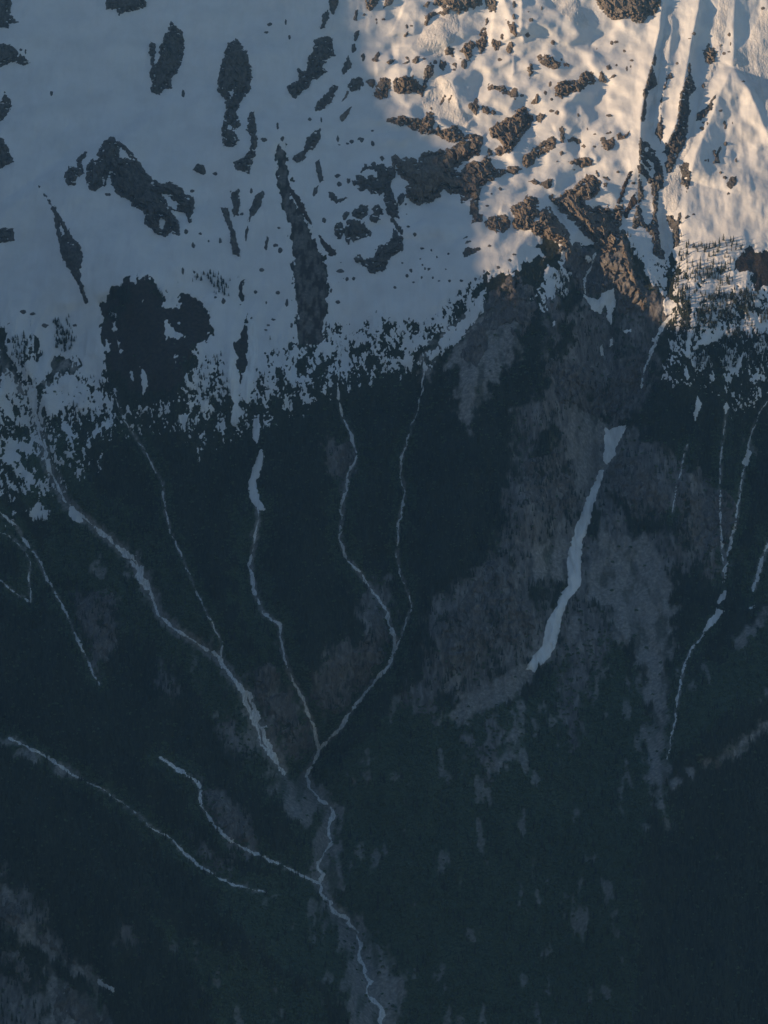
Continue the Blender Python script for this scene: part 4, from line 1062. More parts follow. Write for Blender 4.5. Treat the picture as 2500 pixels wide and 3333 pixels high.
rmats = {'r': MAT_ROCK, 'd': MAT_DARK_ROCK, 's': MAT_SOIL, 'g': MAT_CRAG}
M_cliff = union([o for r in ROCKS if r[0] == 'cliff' for o in r[4]], 6, 0, 0)
print('rocks ...')
for i, row in enumerate(ROCKS):
    nm, lab, mk, H, outs = row[:5]
    holes = [tr(h) for h in (row[5] if len(row) > 5 else [])]
    outl = [tr(o) for o in outs]
    for k, pl in enumerate(outl):       # rocks cut by the top of the frame go on above it and taper off
        top = pl[:, 1] < -8
        if top.sum() >= 2:
            j = [q for q in range(len(pl)) if top[q] and top[(q + 1) % len(pl)]]
            if j:
                p, q = pl[j[0]], pl[(j[0] + 1) % len(pl)]
                w = abs(p[0] - q[0])
                new = np.array([[p[0] * .78 + q[0] * .22, p[1] - .22 * w], [p[0] * .45 + q[0] * .55, p[1] - .42 * w], [p[0] * .2 + q[0] * .8, p[1] - .2 * w]])
                outl[k] = np.insert(pl, j[0] + 1, new, 0)
    small = nm == 'boulder'
    hf = crag_h(H, 400 + i * 3) if mk == 'g' else rock_h(H, max(2.5, H * .55), 400 + i * 3, .6 if small else 1.0)
    o = relief_thing(nm, outl, hf, rmats[mk], 1.7 if small else 2.1, 7, mk == 'g', holes)
    if mk == 'g':                       # streams and trees stand on the crag
        bx = on_box(outl[0], 30)
        sd = poly_sdf(PXF[bx], PYF[bx], outl[0]) * MPP[bx]
        D_top[bx] -= np.maximum(hf(GA[bx], GB[bx], sd, PXF[bx], PYF[bx]), 0)
    if o:
        tag(o, lab, 'rock' if nm != 'cliff' else 'cliff', 'crags in the forest and gorge' if mk == 'g' else 'rocks standing out of the snow')

# stones too small to tell apart, scattered where the photograph shows them
rs = np.random.RandomState(11)
TINY = [('P: 178,150 182,175 235,150 85,115 415,205 448,200 670,360 545,452 632,480 825,455 780,535 1132,462 1300,735 1530,768 1530,855 1570,868 600,840 1350,90 1455,60 1370,155 1345,270 1542,325 1605,460', 8),
        ('Q: 455,330 490,322 338,375 550,393 610,465 600,510 570,525 490,500 265,995 322,1035 440,1022 420,1028 320,1132 240,1128 65,1175 30,868 195,888 1090,260 1055,298 957,488 1360,265 1370,340 1358,400 1320,412 1160,662 1295,855 1385,945 1330,978 1320,945 1150,990 1190,950 1160,945 1330,1108 1290,1140 1245,1165 1620,65 1470,627', 7),
        ('S: 270,178 400,243 475,60 555,65 740,258 860,345 1435,170 1415,170 1530,265 1570,40 1325,588 1565,305 1650,170', 7),
        ('R: 225,30 185,40 385,35 290,5 660,680 710,740 650,585 645,510 300,20 130,50 765,850 840,860 880,915 755,930 770,975 680,1020 790,1005 820,1010 950,1010 650,1060 765,1075 850,1075 900,1100 980,1100 1070,1100 1120,1155 560,1150 700,1110 240,1080 160,1080 125,1110 145,960 1290,830 1270,520 1305,428 1370,390 1260,520 1480,895 1445,940 1355,995 1245,1025 1260,1105 970,890 615,960 1180,1085', 6),
        ('A: 1150,140 1235,95 1165,105 1250,160 1340,515 1388,517 1460,600 1500,620 1520,612 1560,600 1610,620 1610,565 1455,760 1465,795 930,750 1140,602 790,405 222,403 465,840 830,825 865,1010 900,1040 950,1040 805,1000 835,1060 1045,925 1085,825 1400,950 1205,985 1190,1060 1210,1080 1200,545 1220,600 90,215 110,225', 9),
        ('C: 100,240 140,250 195,300 325,300 790,65 840,70 930,180 965,195 1105,155 1090,410 1180,275 1160,300 1260,300 1240,200 1200,160 1130,60 1150,200 1150,320 1470,65 1500,100 1430,150 1460,200', 9)]
si = 0
STONES = {}
ROCK_AT = np.array([tr(r[4][0]).mean(0) for r in ROCKS])
for txt, r0 in TINY:
    for q in tr(txt):
        r = r0 * (.5 + .6 * rs.rand())
        n = 7
        th = np.arange(n) / n * 2 * np.pi + rs.rand()
        ell = .6 + .8 * rs.rand()
        pl = np.stack([q[0] + r * np.cos(th) * ell * (.7 + .5 * rs.rand(n)), q[1] + r * np.sin(th) / ell * (.7 + .5 * rs.rand(n))], 1)
        o = relief_thing('stone', [pl], rock_h(2.2, 2.0, 900 + si * 2, .35), MAT_DARK_ROCK if txt[0] in 'RAC' else MAT_ROCK, 1.5, 4, False)  # shaded stones take the shade-darkened rock, sunlit ones the lighter
        si += 1
        if o:
            shade = txt[0] in 'RAC'
            j = int(np.argmin(((ROCK_AT - q) ** 2).sum(1)))
            v = q - ROCK_AT[j]
            way = ('right of' if v[0] > 0 else 'left of') if abs(v[0]) > abs(v[1]) else ('below' if v[1] > 0 else 'above')
            stem = way + ' the ' + ROCKS[j][1]
            STONES[stem] = STONES.get(stem, 0) + 1
            nth = ['small', 'second small', 'third small', 'fourth small', 'fifth small', 'sixth small', 'seventh small', 'eighth small'][min(7, STONES[stem] - 1)]
            lab = nth + ' stone ' + stem
            if len(lab.split()) > 16:
                lab = 'small stone ' + stem if STONES[stem] == 1 and len(stem.split()) <= 14 else ('small dark stone showing through the shaded snow' if shade else 'small dark stone showing through the sunlit snow')
            tag(o, lab, 'stone', 'stones in the shaded snow' if shade else 'stones in the sunlit snow')

# ------------------------------------------------------------------ avalanche debris and snow tongues
print('snow tongues and streams ...')


def debris_h(H, seed):
    def f(A, B, s, px, py):
        s = s + 3 * fbm(A / 9, B / 16, 3, seed)
        lob = ridged(A / 7 + .6 * perlin(A / 15, B / 20, seed), B / 24, 3, seed + 2)
        h = H * (1 - np.exp(-np.maximum(s, 0) / 9)) + np.clip(s / 7, 0, 1) * (.75 * lob + .5 * fbm(A / 3.6, B / 4.5, 2, seed + 9))
        return np.where(s > 0, h, s * .5)
    return f


DEBRIS = [
    ('rough cone of avalanche debris spreading over the sunlit shelf', 'P: 670,575 700,580 760,650 790,720 830,820 880,900 905,990 880,1030 840,1000 760,960 700,985 640,960 620,870 560,850 530,780 560,720 610,650'),
    ('rough avalanche chute between the top rock band and the twin rocks', 'P: 745,90 810,110 815,230 770,330 700,370 690,440 640,450 560,380 480,350 520,260 590,200 650,140'),
    ('lumpy lower avalanche track ending above the gorge stream', 'S: 1180,235 1215,240 1225,330 1225,450 1190,560 1120,580 1100,640 1160,720 1170,830 1130,915 1095,880 1060,800 1050,700 1060,600 1090,480 1090,380 1120,290'),
    ('long avalanche track running down beside the pyramid of snow', 'Q: 1280,-40 1370,-40 1350,80 1330,250 1310,380 1270,500 1210,640 1150,780 1110,930 1090,1060 1040,1185 985,1260 960,1260 1010,1150 1060,1020 1100,900 1120,760 1170,640 1220,480 1250,330 1240,200 1270,60'),
    ('rough snow slide right of the pyramid of snow along the edge', 'Q: 1620,60 1700,60 1800,300 1800,1000 1700,1000 1640,850 1560,700 1480,600 1390,480 1420,380 1500,330 1540,220'),
    ('grooved snow chute between the first and second ribs', 'Q: 880,60 925,30 915,200 880,350 845,480 815,620 800,760 795,870 770,980 740,1000 725,930 740,850 770,760 800,660 820,500 840,340 860,200'),
    ('granular snow slope at the top beside the buttress', 'P: 1500,-40 1720,-40 1760,60 1830,200 1780,220 1680,170 1590,90 1540,40'),
]
for i, (lab, o) in enumerate(DEBRIS):
    ob = relief_thing('avalanche_debris', [tr(o)], debris_h(1.6, 1200 + i * 5), MAT_DEBRIS, 1.9, 8, True)
    tag(ob, lab, 'avalanche debris', 'avalanche tracks in the sunlit snow')

TONGUES = [
    ('long narrow snow tongue lying in the main gully', ['D: 945,925 930,990 905,1060 895,1106 893,1120 880,1166 855,1236 848,1306 845,1416 830,1446 790,1486 770,1546 755,1606 745,1666 715,1726 695,1751 665,1766 650,1796 635,1780 615,1786 640,1746 690,1686 705,1586 740,1526 770,1456 800,1426 795,1306 815,1236 835,1166 860,1106 880,1050 910,985 930,935'], 5),
    ('forked snow patch just above the long snow tongue', ['D: 958,745 975,752 1045,732 1030,770 1000,825 995,860 965,895 950,885 958,800'], 4),
    ('three lobed snow patch in the dark gorge under the cliffs', ['T: 240,615 270,635 310,650 350,665 375,610 400,615 420,590 465,575 470,640 485,670 455,750 445,835 415,790 425,720 400,690 365,750 300,720 265,660'], 4),
    ('left of the two snow tongues running into the forest', ['C: 985,430 1010,465 1030,510 1032,600 1022,740 1005,735 1012,640 995,560 985,500'], 4),
    ('right of the two snow tongues, widening upwards to the snowfield', ['C: 1075,270 1100,290 1112,380 1108,440 1092,530 1078,620 1065,635 1035,575 1050,535 1070,470 1075,400'], 4),
    ('short split snow strip below the two forest tongues', ['C: 1095,705 1118,702 1122,760 1112,812 1090,785'], 3),
    ('curving snow strip in the forest ending at a stream', ['C: 1128,835 1138,850 1135,870 1120,940 1105,980 1110,1030 1140,1095 1120,1095 1080,1045 1075,980 1090,930 1110,880'], 4),
    ('slim snow sliver high in the forest right of the gorge', ['D: 1355,605 1372,640 1345,712 1338,690'], 3),
    ('small snow drop on the slab stream', ['D: 1480,628 1490,655 1475,682 1470,650'], 3),
    ('ragged snow patch on the thawing right stream', ['D: 1570,832 1588,850 1570,905 1546,898 1560,865'], 3),
    ('straight snow strip below the sunlit treeline', ['D: 1312,330 1327,328 1318,440 1303,432'], 3),
    ('pointed snow strip beneath the straight one', ['D: 1305,475 1322,520 1312,535 1300,515'], 3),
    ('slanting snow strip near the right edge below the treeline', ['D: 1556,410 1535,490 1518,512 1524,470'], 3),
    ('upper snow patch in the lower right stream bed', ['F: 1436,392 1470,340 1480,340 1478,368 1452,396'], 3),
    ('lower jagged snow patch in the lower right stream bed', ['F: 1435,415 1468,430 1420,490 1378,520 1400,470 1430,440'], 3),
    ('thin snow fleck beside the braided stream at the right edge', ['F: 1572,418 1605,400 1608,408 1585,420'], 2),
    ('sunlit snow patch where the gorge stream begins', ['T: 855,670 880,635 945,690 900,760 875,768 858,720'], 4),
    ('small upright snow fleck in the gorge', ['T: 440,960 455,948 458,1000 440,1018'], 2),
    ('narrow snow fleck at the gorge floor', ['T: 363,1010 380,1000 387,1085 370,1082'], 2),
    ('small flat snow fleck on the gorge wall', ['T: 545,890 600,880 606,900 550,907'], 2),
    ('tiny snow fleck beside the gorge stream', ['T: 768,948 790,955 786,977 763,972'], 2),
    ('small triangular snow patch under the fissured cliff', ['S: 490,905 515,910 533,940 515,965 498,955'], 3),
    ('bright snow remnant in the dark forest at the lower left', ['G: 420,912 440,915 445,930 500,950 490,968 452,945 425,935'], 3),
    ('snow strip on the left edge above the forest', ['C: -40,560 0,570 30,620 65,690 60,715 35,690 0,640 -40,620'], 3),
    ('snow ribbon in the head of the left scar', ['C: 128,572 160,575 158,640 148,690 135,650'], 3),
    ('small snow patch along the left scar', ['C: 200,880 215,875 222,930 205,935'], 3),
    ('snow wedge where the left scar widens', ['L: 420,1190 440,1195 480,1240 500,1290 455,1290 412,1245'], 3),
]
for i, (lab, outs, H) in enumerate(TONGUES):
    ob = relief_thing('snow_patch', [tr(o) for o in outs], snow_h(H, 5, 1300 + i * 4), MAT_TONGUE, 1.9, 6, True)
    if ob:
        tag(ob, lab, 'snow', 'snow left in the gullies and forest')


# ------------------------------------------------------------------ streams
def stream_thing(name, key, width, mat, seed, label, braid=0.0, group=None, jit=7.0, gap=0.0):
    ln = refine(STREAMS[key], jit, seed)
    a, b, d = to_map(ln, D_top)
    pad = max(width) * 1.6 + 8
    aa = np.arange(a.min() - pad, a.max() + pad, 1.9)
    bb = np.arange(b.min() - pad, b.max() + pad, 2.4)
    A, B = np.meshgrid(aa, bb)
    dd = samp(D_top, A, B)
    px, py = project(A, B, dd)
    near = np.zeros(A.shape, bool)
    ia = np.clip(((a - aa[0]) / 1.9).astype(int), 0, len(aa) - 1)
    ib = np.clip(((b - bb[0]) / 2.4).astype(int), 0, len(bb) - 1)
    k = int(pad / 1.9) + 3
    for x, y in zip(ia, ib):
        near[max(0, y - k):y + k, max(0, x - k):x + k] = True
    h = np.full(A.shape, -3.0)
    r, side, par = line_dist(px[near], py[near], ln)
    r = r * .8
    An, Bn = A[near], B[near]
    w = 1.5 * np.interp(par, np.linspace(0, 1, len(width)), width) * (.85 + 1.0 * fbm(An / 24, Bn / 24, 3, seed, .6))
    off = side * r
    s = w * .5 - r
    if braid > 0:
        bl = np.full(s.shape, -9.0)
        for kx in range(4):
            c = braid * w * .5 * perlin(par * 14 + kx * 3.3, par * 0 + kx * 5.1, seed + kx)
            bl = np.maximum(bl, w * (np.where(w > 20, .11, .19) + .1 * perlin(par * 30, par * 0 + kx, seed + 20)) - np.abs(off - c))
        s = np.minimum(bl, s + w * .25)
    s = s + .7 * fbm(An / 5, Bn / 7, 3, seed + 4)
    if gap > 0:
        s = s - gap * np.clip(perlin(par * 22, par * 0 + .5, seed + 30) + .05, 0, 1) * 4
    s = np.where((par <= 0.0) | (par >= 1.0), s - r * .5, s)
    h[near] = np.where(s > 0, np.minimum(.35 + s * .25, 1.0), s)
    h = np.clip(h, -2.4, None)
    keep = qmax(h) > -.1
    o = link(name, grid_mesh(name, to_world(A, B, dd - h), keep, True), mat)
    tag(o, label, 'stream', group)
    return o


G1 = 'streams draining the mountain'
stream_thing('mountain_stream', 'creek', [5, 5, 6, 6, 7, 7, 8], MAT_WATER, 1, 'main white creek winding down the valley floor to the bottom edge', 0, G1, 14)
stream_thing('mountain_stream', 'east_fork', [3, 3, 4, 5, 5, 4, 5, 7, 6, 6, 6], MAT_WATER, 2, 'long winding stream from the central treeline into the main creek', 0, G1, 8, .3)
stream_thing('mountain_stream', 'mid_fork', [3, 5, 12, 9, 5, 6, 8, 9], MAT_WATER, 3, 'stream leaving the curving snow strip and joining above the creek', .8, G1, 5)
stream_thing('mountain_stream', 'west_scar', [4, 7, 8, 6, 7, 8, 12, 26, 9, 7, 10, 26, 30, 20], MAT_WATER, 4, 'broad pale braided stream scar slanting across the left forest', .9, G1, 6)
stream_thing('mountain_stream', 'west_thread', [2, 2.5, 3, 3, 3, 3, 3], MAT_WATER, 5, 'thin stream thread in the dark forest between the scar and the snow tongues', 0, G1, 6, .5)
stream_thing('mountain_stream', 'bench_stream', [4, 10, 6, 5, 6, 7, 6, 5, 5], MAT_WATER, 6, 'stream bending down the lower left slope into the creek', 0, G1, 5, .3)
stream_thing('mountain_stream', 'lower_stream', [10, 14, 7, 4, 4, 5, 9, 12, 5, 3], MAT_WATER, 7, 'lowest stream slanting across the dark lower left forest', .6, G1, 5, .6)
stream_thing('mountain_stream', 'edge_stream', [3, 4, 5, 4, 4, 5, 6, 3], MAT_WATER, 8, 'stream near the left edge falling past a grey slab', 0, G1, 5, .4)
stream_thing('mountain_stream', 'edge_thread', [3, 3, 4, 4], MAT_WATER, 9, 'short steep stream thread at the left edge', .5, G1, 4, .3)
stream_thing('mountain_stream', 'corner_thread', [3, 3, 3], MAT_WATER, 10, 'short slanting stream thread meeting the steep one at the left edge', 0, G1, 4, .4)
stream_thing('mountain_stream', 'hidden_fork', [2, 2.5, 3, 4, 4, 4, 3, 3, 2.5], MAT_WATER, 11, 'thin stream in the dark ravine left of the central forest', 0, G1, 6, .7)
stream_thing('mountain_stream', 'gorge_stream', [6, 6, 5, 4, 3], MAT_WATER, 12, 'pale stream dropping from the sunlit snow patch into the gorge', 0, G1, 4)
stream_thing('mountain_stream', 'thaw_stream', [3, 3, 4, 5, 6, 7, 6], MAT_WATER, 13, 'stream near the right edge passing the ragged snow patch', .6, G1, 5, .2)
stream_thing('mountain_stream', 'talus_stream', [3, 4, 4, 3, 3], MAT_WATER, 14, 'stream below the jagged snow patch fading into lower right talus', 0, G1, 5, .4)
stream_thing('mountain_stream', 'slab_stream', [2, 2.5, 3, 4, 3], MAT_WATER, 15, 'straight stream thread over the grey slabs on the right', 0, G1, 4, .4)
stream_thing('mountain_stream', 'far_thread', [2, 2.5, 2], MAT_WATER, 16, 'faint short stream thread on the grey slabs right of the long tongue', 0, G1, 4, .4)
stream_thing('mountain_stream', 'edge_braid', [5, 8, 10, 8], MAT_WATER, 17, 'braided pale stream on the right edge above the near spur', .9, G1, 4)
STREAMS['fall'] = tr('T: 330,292 312,330 300,395 262,450 243,530 250,605')
stream_thing('waterfall', 'fall', [4, 5, 3, 3.5, 3.5, 3], MAT_WATER, 18, 'thin waterfall down the dark gorge wall below the fissured cliff', 0, G1, 2)

# ------------------------------------------------------------------ trees
print('trees ...')


def cone_tree(seed, tiers=7, arms=9, h=1.0, r=.17):
    """crown of drooping branch whorls for a tree one metre tall, and its trunk"""
    rg = np.random.RandomState(seed)
    v, f = [], []
    for t in range(tiers):
        q = t / (tiers - 1)
        z = .10 + .80 * q
        rad = r * (1.02 - q) ** .8 * (.8 + .4 * rg.rand()) + .012
        top = len(v)
        v.append((0.006 * rg.randn(), .006 * rg.randn(), min(1.0, z + .17 - .05 * q)))
        ph = rg.rand() * 6.28
        ring = []
        for k in range(arms * 2):
            th = ph + k / (arms * 2) * 6.283
            rr = rad * ((.8 + .45 * rg.rand()) if k % 2 == 0 else (.42 + .15 * rg.rand()))
            zz = z - (.035 if k % 2 == 0 else -.02) * (1 - .5 * q) * (1 + .6 * rg.rand())
            ring.append(len(v))
            v.append((rr * math.cos(th), rr * math.sin(th), zz))
        for k in range(arms * 2):
            f.append((top, ring[k], ring[(k + 1) % (arms * 2)]))
    me = bpy.data.meshes.new('crown')
    me.from_pydata(v, [], f)
    me.materials.append(MAT_CONIFER)
    tv, tf = [], []
    for z, rr in ((-.12, .022), (.35, .016), (.9, .004)):
        for k in range(6):
            tv.append((rr * math.cos(k * 1.047), rr * math.sin(k * 1.047), z))
    for lv in range(2):
        for k in range(6):
            tf.append((lv * 6 + k, lv * 6 + (k + 1) % 6, lv * 6 + 6 + (k + 1) % 6, lv * 6 + 6 + k))
    tm = bpy.data.meshes.new('trunk')
    tm.from_pydata(tv, [], tf)
    tm.materials.append(MAT_BARK)
    return me, tm


CROWNS = [cone_tree(3, 7, 9, r=.17), cone_tree(9, 8, 8, r=.14), cone_tree(15, 6, 9, r=.20), cone_tree(21, 8, 9, r=.155)]


def shrub_mesh(seed):
    rg = np.random.RandomState(seed)
    v, f = [], []
    for k in range(46):
        th = rg.rand() * 6.283
        z = rg.rand() ** .8
        rr = math.sqrt(max(0, 1 - (z - .25) ** 2 * 1.4)) * (.55 + .5 * rg.rand()) * .62
        c = np.array([rr * math.cos(th), rr * math.sin(th), z * .75])
        u = rg.randn(3)
        u /= np.linalg.norm(u)
        w = np.cross(u, rg.randn(3))
        w /= np.linalg.norm(w)
        s = .22 + .16 * rg.rand()
        n = len(v)
        v += [tuple(c + u * s), tuple(c + w * s), tuple(c - u * s), tuple(c - w * s)]
        f.append((n, n + 1, n + 2, n + 3))
    me = bpy.data.meshes.new('shrub')
    me.from_pydata(v, [], f)
    me.materials.append(MAT_ALDER)
    return me


M_wood = union(['T: 950,320 1050,270 1130,260 1350,330 1380,430 1250,480 1150,540 1060,600 1060,900 900,1100 930,600', 'T: 1150,650 1400,590 1500,570 1560,640 1440,760 1440,850 1340,850 1160,890 1085,900 1110,740', 'T: 1340,900 1800,900 1800,1200 1100,1200 1090,1090 1300,970',
                'L: 320,90 400,80 450,180 430,300 330,260', 'L: 60,200 170,140 200,300 150,380 60,300', 'T: 0,480 110,440 130,700 0,760', 'C: 470,170 540,110 575,130 560,230 500,300 470,260', 'C: 680,130 720,180 690,215 650,160', 'C: 830,70 910,60 990,100 1000,180 940,170 900,120 840,110'], 10, 14, 260)
SNOWY = (GAP > .2).astype(np.float64)
in_view = sstep(PXF, -420, -300) * sstep(-PXF, -2920, -2800) * sstep(PYF, 850, 900) * sstep(-PYF, -3900, -3800)


def scatter(n, seed):
    rg = np.random.RandomState(seed)
    a = rg.uniform(-1500, 1500, n)
    b = rg.uniform(-1500, 900, n)
    return a, b, rg


def near_streams(px, py):
    m = np.full(px.shape, 1e9)
    for k, ln in STREAMS.items():
        w = {'creek': 12, 'west_scar': 22, 'mid_fork': 10, 'east_fork': 8}.get(k, 6)
        r, _, _ = line_dist(px, py, ln)
        m = np.minimum(m, r - w)
    return m


TG_POLYS = [tr(o) for _, outs, _ in TONGUES for o in outs]


def clear_of_tongues(px, py, drop):
    """false where a tree would stand on, or hide, a snow patch"""
    ok = np.ones(px.shape, bool)
    for pl in TG_POLYS:
        m = (px > pl[:, 0].min() - 5) & (px < pl[:, 0].max() + 5) & (py > pl[:, 1].min() - 5) & (py < pl[:, 1].max() + drop)
        if m.any():
            s = np.maximum(poly_sdf(px[m], py[m], pl), poly_sdf(px[m], py[m] - drop * .6, pl))
            ok[m] &= s < -2
    return ok


def forest_points(n, seed, kind):
    a, b, rg = scatter(n, seed)
    v = samp(in_view, a, b)
    ok = v > rg.rand(n)
    a, b = a[ok], b[ok]
    sn = samp(SNOWY, a, b)
    sc = samp(M_scree, a, b)
    sb = samp(M_slab, a, b)
    br = samp(M_brown, a, b)
    al = samp(M_alder, a, b)
    cl = samp(M_cliff, a, b)
    px, py = project(a, b, samp(D_top, a, b))
    ll1 = np.interp(px, LX, L1)
    ll2 = np.interp(px, LX, L2)
    tl = .22 * sstep(py, ll1 - 40, ll1 + .3 * (ll2 - ll1)) + .78 * sstep(py, ll2 - 60, ll2 + 90)       # thins out towards the treeline
    clump = fbm(a / 45, b / 60, 3, 88)
    wd = samp(M_wood, a, b)
    tl = np.maximum(tl, .8 * wd)
    if kind == 'conifer':
        p = tl * (1 - sn * (.975 - .5 * wd)) * (1 - sstep(sc, .08, .35)) * (1 - .9 * sb) * (1 - .97 * br * (1 - wd)) * (1 - .72 * cl) * (1 - .93 * al) * sstep(clump, -.9, -.25)
    else:
        p = tl * (1 - sn) * (1 - .94 * sstep(sc, .1, .4)) * (1 - .8 * sb) * (1 - .75 * br) * (1 - .92 * cl) * (.12 + .88 * al)
    ok = rg.rand(len(a)) < p
    a, b, px, py = a[ok], b[ok], px[ok], py[ok]
    ns = near_streams(px, py)
    ok = ((ns > (2 if kind == 'conifer' else 0)) | ((ns > -4) & (rg.rand(len(px)) < .3))) & clear_of_tongues(px, py, 24 if kind == 'conifer' else 8)
    a, b, px, py = a[ok], b[ok], px[ok], py[ok]
    return a, b, px, py, rg


def forest_object(name, label, a, b, hgt, wid, mesh, rg):
    P = to_world(a, b, samp(D_top, a, b))
    me = bpy.data.meshes.new(name)
    me.vertices.add(len(P))
    me.vertices.foreach_set('co', P.astype(np.float32).ravel())
    sc = np.stack([wid, wid, hgt], 1).astype(np.float32)
    at = me.attributes.new('tree_scale', 'FLOAT_VECTOR', 'POINT')
    at.data.foreach_set('vector', sc.ravel())
    ro = np.stack([.05 * rg.randn(len(P)), .05 * rg.randn(len(P)), rg.rand(len(P)) * 6.283], 1).astype(np.float32)
    at = me.attributes.new('tree_turn', 'FLOAT_VECTOR', 'POINT')
    at.data.foreach_set('vector', ro.ravel())
    o = link(name, me)
    src = bpy.data.objects.new(name + '_source', mesh)
    ng = bpy.data.node_groups.new(name, 'GeometryNodeTree')
    ng.interface.new_socket('Geometry', in_out='INPUT', socket_type='NodeSocketGeometry')
    ng.interface.new_socket('Geometry', in_out='OUTPUT', socket_type='NodeSocketGeometry')
    gi = ng.nodes.new('NodeGroupInput')
    go = ng.nodes.new('NodeGroupOutput')
    ip = ng.nodes.new('GeometryNodeInstanceOnPoints')
    oi = ng.nodes.new('GeometryNodeObjectInfo')
    oi.inputs['Object'].default_value = src
    oi.inputs['As Instance'].default_value = True
    s1 = ng.nodes.new('GeometryNodeInputNamedAttribute')
    s1.data_type = 'FLOAT_VECTOR'
    s1.inputs['Name'].default_value = 'tree_scale'
    s2 = ng.nodes.new('GeometryNodeInputNamedAttribute')
    s2.data_type = 'FLOAT_VECTOR'
    s2.inputs['Name'].default_value = 'tree_turn'
    er = ng.nodes.new('FunctionNodeEulerToRotation')
    ng.links.new(gi.outputs[0], ip.inputs['Points'])
    ng.links.new(oi.outputs['Geometry'], ip.inputs['Instance'])
    ng.links.new(s1.outputs['Attribute'], ip.inputs['Scale'])
    ng.links.new(s2.outputs['Attribute'], er.inputs['Euler'])
    ng.links.new(er.outputs['Rotation'], ip.inputs['Rotation'])
    ng.links.new(ip.outputs['Instances'], go.inputs[0])
    md = o.modifiers.new('forest', 'NODES')
    md.node_group = ng
    return tag(o, label, None, None, 'stuff')


a, b, px, py, rg = forest_points(300000, 5, 'conifer')
hh = (10 + 11 * rg.rand(len(a)) ** 1.3) * (1 + .18 * fbm(a / 60, b / 60, 2, 91)) * np.maximum(np.interp(py, [850, 1300, 1500, 3300], [.6, .7, 1.0, 1.15]), 1.0 * samp(M_wood, a, b))
part_i = rg.randint(0, 4, len(a))
for k in range(4):
    m = part_i == k
    forest_object('forest', ['dense dark conifer forest over the lower mountain', 'slender conifers mixed through the dark forest', 'broad conifers mixed through the dark forest', 'tall conifers mixed through the dark forest'][k],
                  a[m], b[m], hh[m], hh[m] * (.9 + .35 * rg.rand(m.sum())), CROWNS[k][0], rg)
print('conifers', len(a))
a, b, px, py, rg = forest_points(260000, 6, 'shrub')
hh = 2.6 + 3.2 * rg.rand(len(a)) ** 1.5
forest_object('shrubbery', 'low green alder thicket on the lower slopes', a, b, hh, hh * 1.25, shrub_mesh(4), rg)
print('shrubs', len(a))

# single conifers that can be told apart at the treeline
_row = tr('T: 1052,262 1062,240 1085,235 1100,270 1130,230 1160,218 1175,240 1190,240 1200,262 1220,212 1245,250 1262,228 1280,240 1300,222 1315,205 1330,232 1345,220 1360,200 1372,225 1385,215 1410,212 1425,240 1440,232 975,70 985,160 1000,205 985,235 1010,255 975,260 1020,310 1045,320 960,330 985,345')
ROW = _row + np.stack([rs.uniform(-9, 9, len(_row)), rs.uniform(-7, 9, len(_row))], 1)
singles = [(q, 'sunlit conifer at the upper edge of the right treeline', 'conifers along the sunlit snow edge', 9 + 14 * rs.rand()) for q in ROW]
CL = [('T: 1050,240 1450,230 1480,300 1380,420 1150,520 1060,420 950,400 940,300', 70, 'conifer in the sunlit snow between avalanche track and brown soil', 'conifers on the sunlit snow', 17),
      ('T: 1060,600 1200,510 1320,450 1450,540 1330,650 1150,700', 45, 'conifer on the slanting sunlit snow band below the brown soil', 'conifers on the slanting snow band', 15),
      ('T: 940,560 1050,560 1060,1000 900,1050 930,800', 36, 'conifer in the snow flecked wood beside the gorge stream', 'conifers beside the gorge stream', 17),
      ('T: 1440,640 1659,560 1690,860 1440,900 1390,760', 40, 'conifer among the lowest sunlit snow patches at the right edge', 'conifers in the lowest sunlit snow', 17),
      ('T: 560,160 600,150 680,380 720,560 660,520 590,300', 16, 'conifer on the rock rib between gorge and avalanche track', 'conifers on the rock rib', 14),
      ('L: 320,90 400,80 450,180 430,300 330,260', 22, 'shaded conifer in the dark grove on the left snow', 'conifers in the left grove', 14),
      ('L: 1170,260 1360,300 1400,700 1330,740 1200,560', 40, 'shaded conifer in the snowy wood left of the forest tongues', 'conifers left of the forest tongues', 15)]
for pt, n, lab, grp, h0 in CL:
    pl = tr(pt)
    got = 0
    tries = 0
    while got < n and tries < 4000:
        tries += 1
        q = np.array([rs.uniform(pl[:, 0].min(), pl[:, 0].max()), rs.uniform(pl[:, 1].min(), pl[:, 1].max())])
        if poly_sdf(np.array([q[0]]), np.array([q[1]]), pl)[0] < 0 or perlin(q[0] / 22, q[1] / 30, 12) < -.12:
            continue
        singles.append((q, lab, grp, h0 * (.6 + .7 * rs.rand())))
        got += 1
for i, (q, lab, grp, h) in enumerate(singles):
    a1, b1, d1 = to_map(q)
    P = to_world(a1, b1, d1)[0]
    e = bpy.data.objects.new('conifer_tree', None)
    e.empty_display_size = 2
    e.location = P
    e.rotation_euler = (0, 0, rs.rand() * 6.28)
    w = h * (.95 + .35 * rs.rand())
    e.scale = (w, w, h)
    col.objects.link(e)
    tag(e, lab, 'tree', grp)
    cm, tm = CROWNS[i % 4]
    link('crown', cm, None, e)
    link('trunk', tm, None, e)
print('single trees', len(singles))

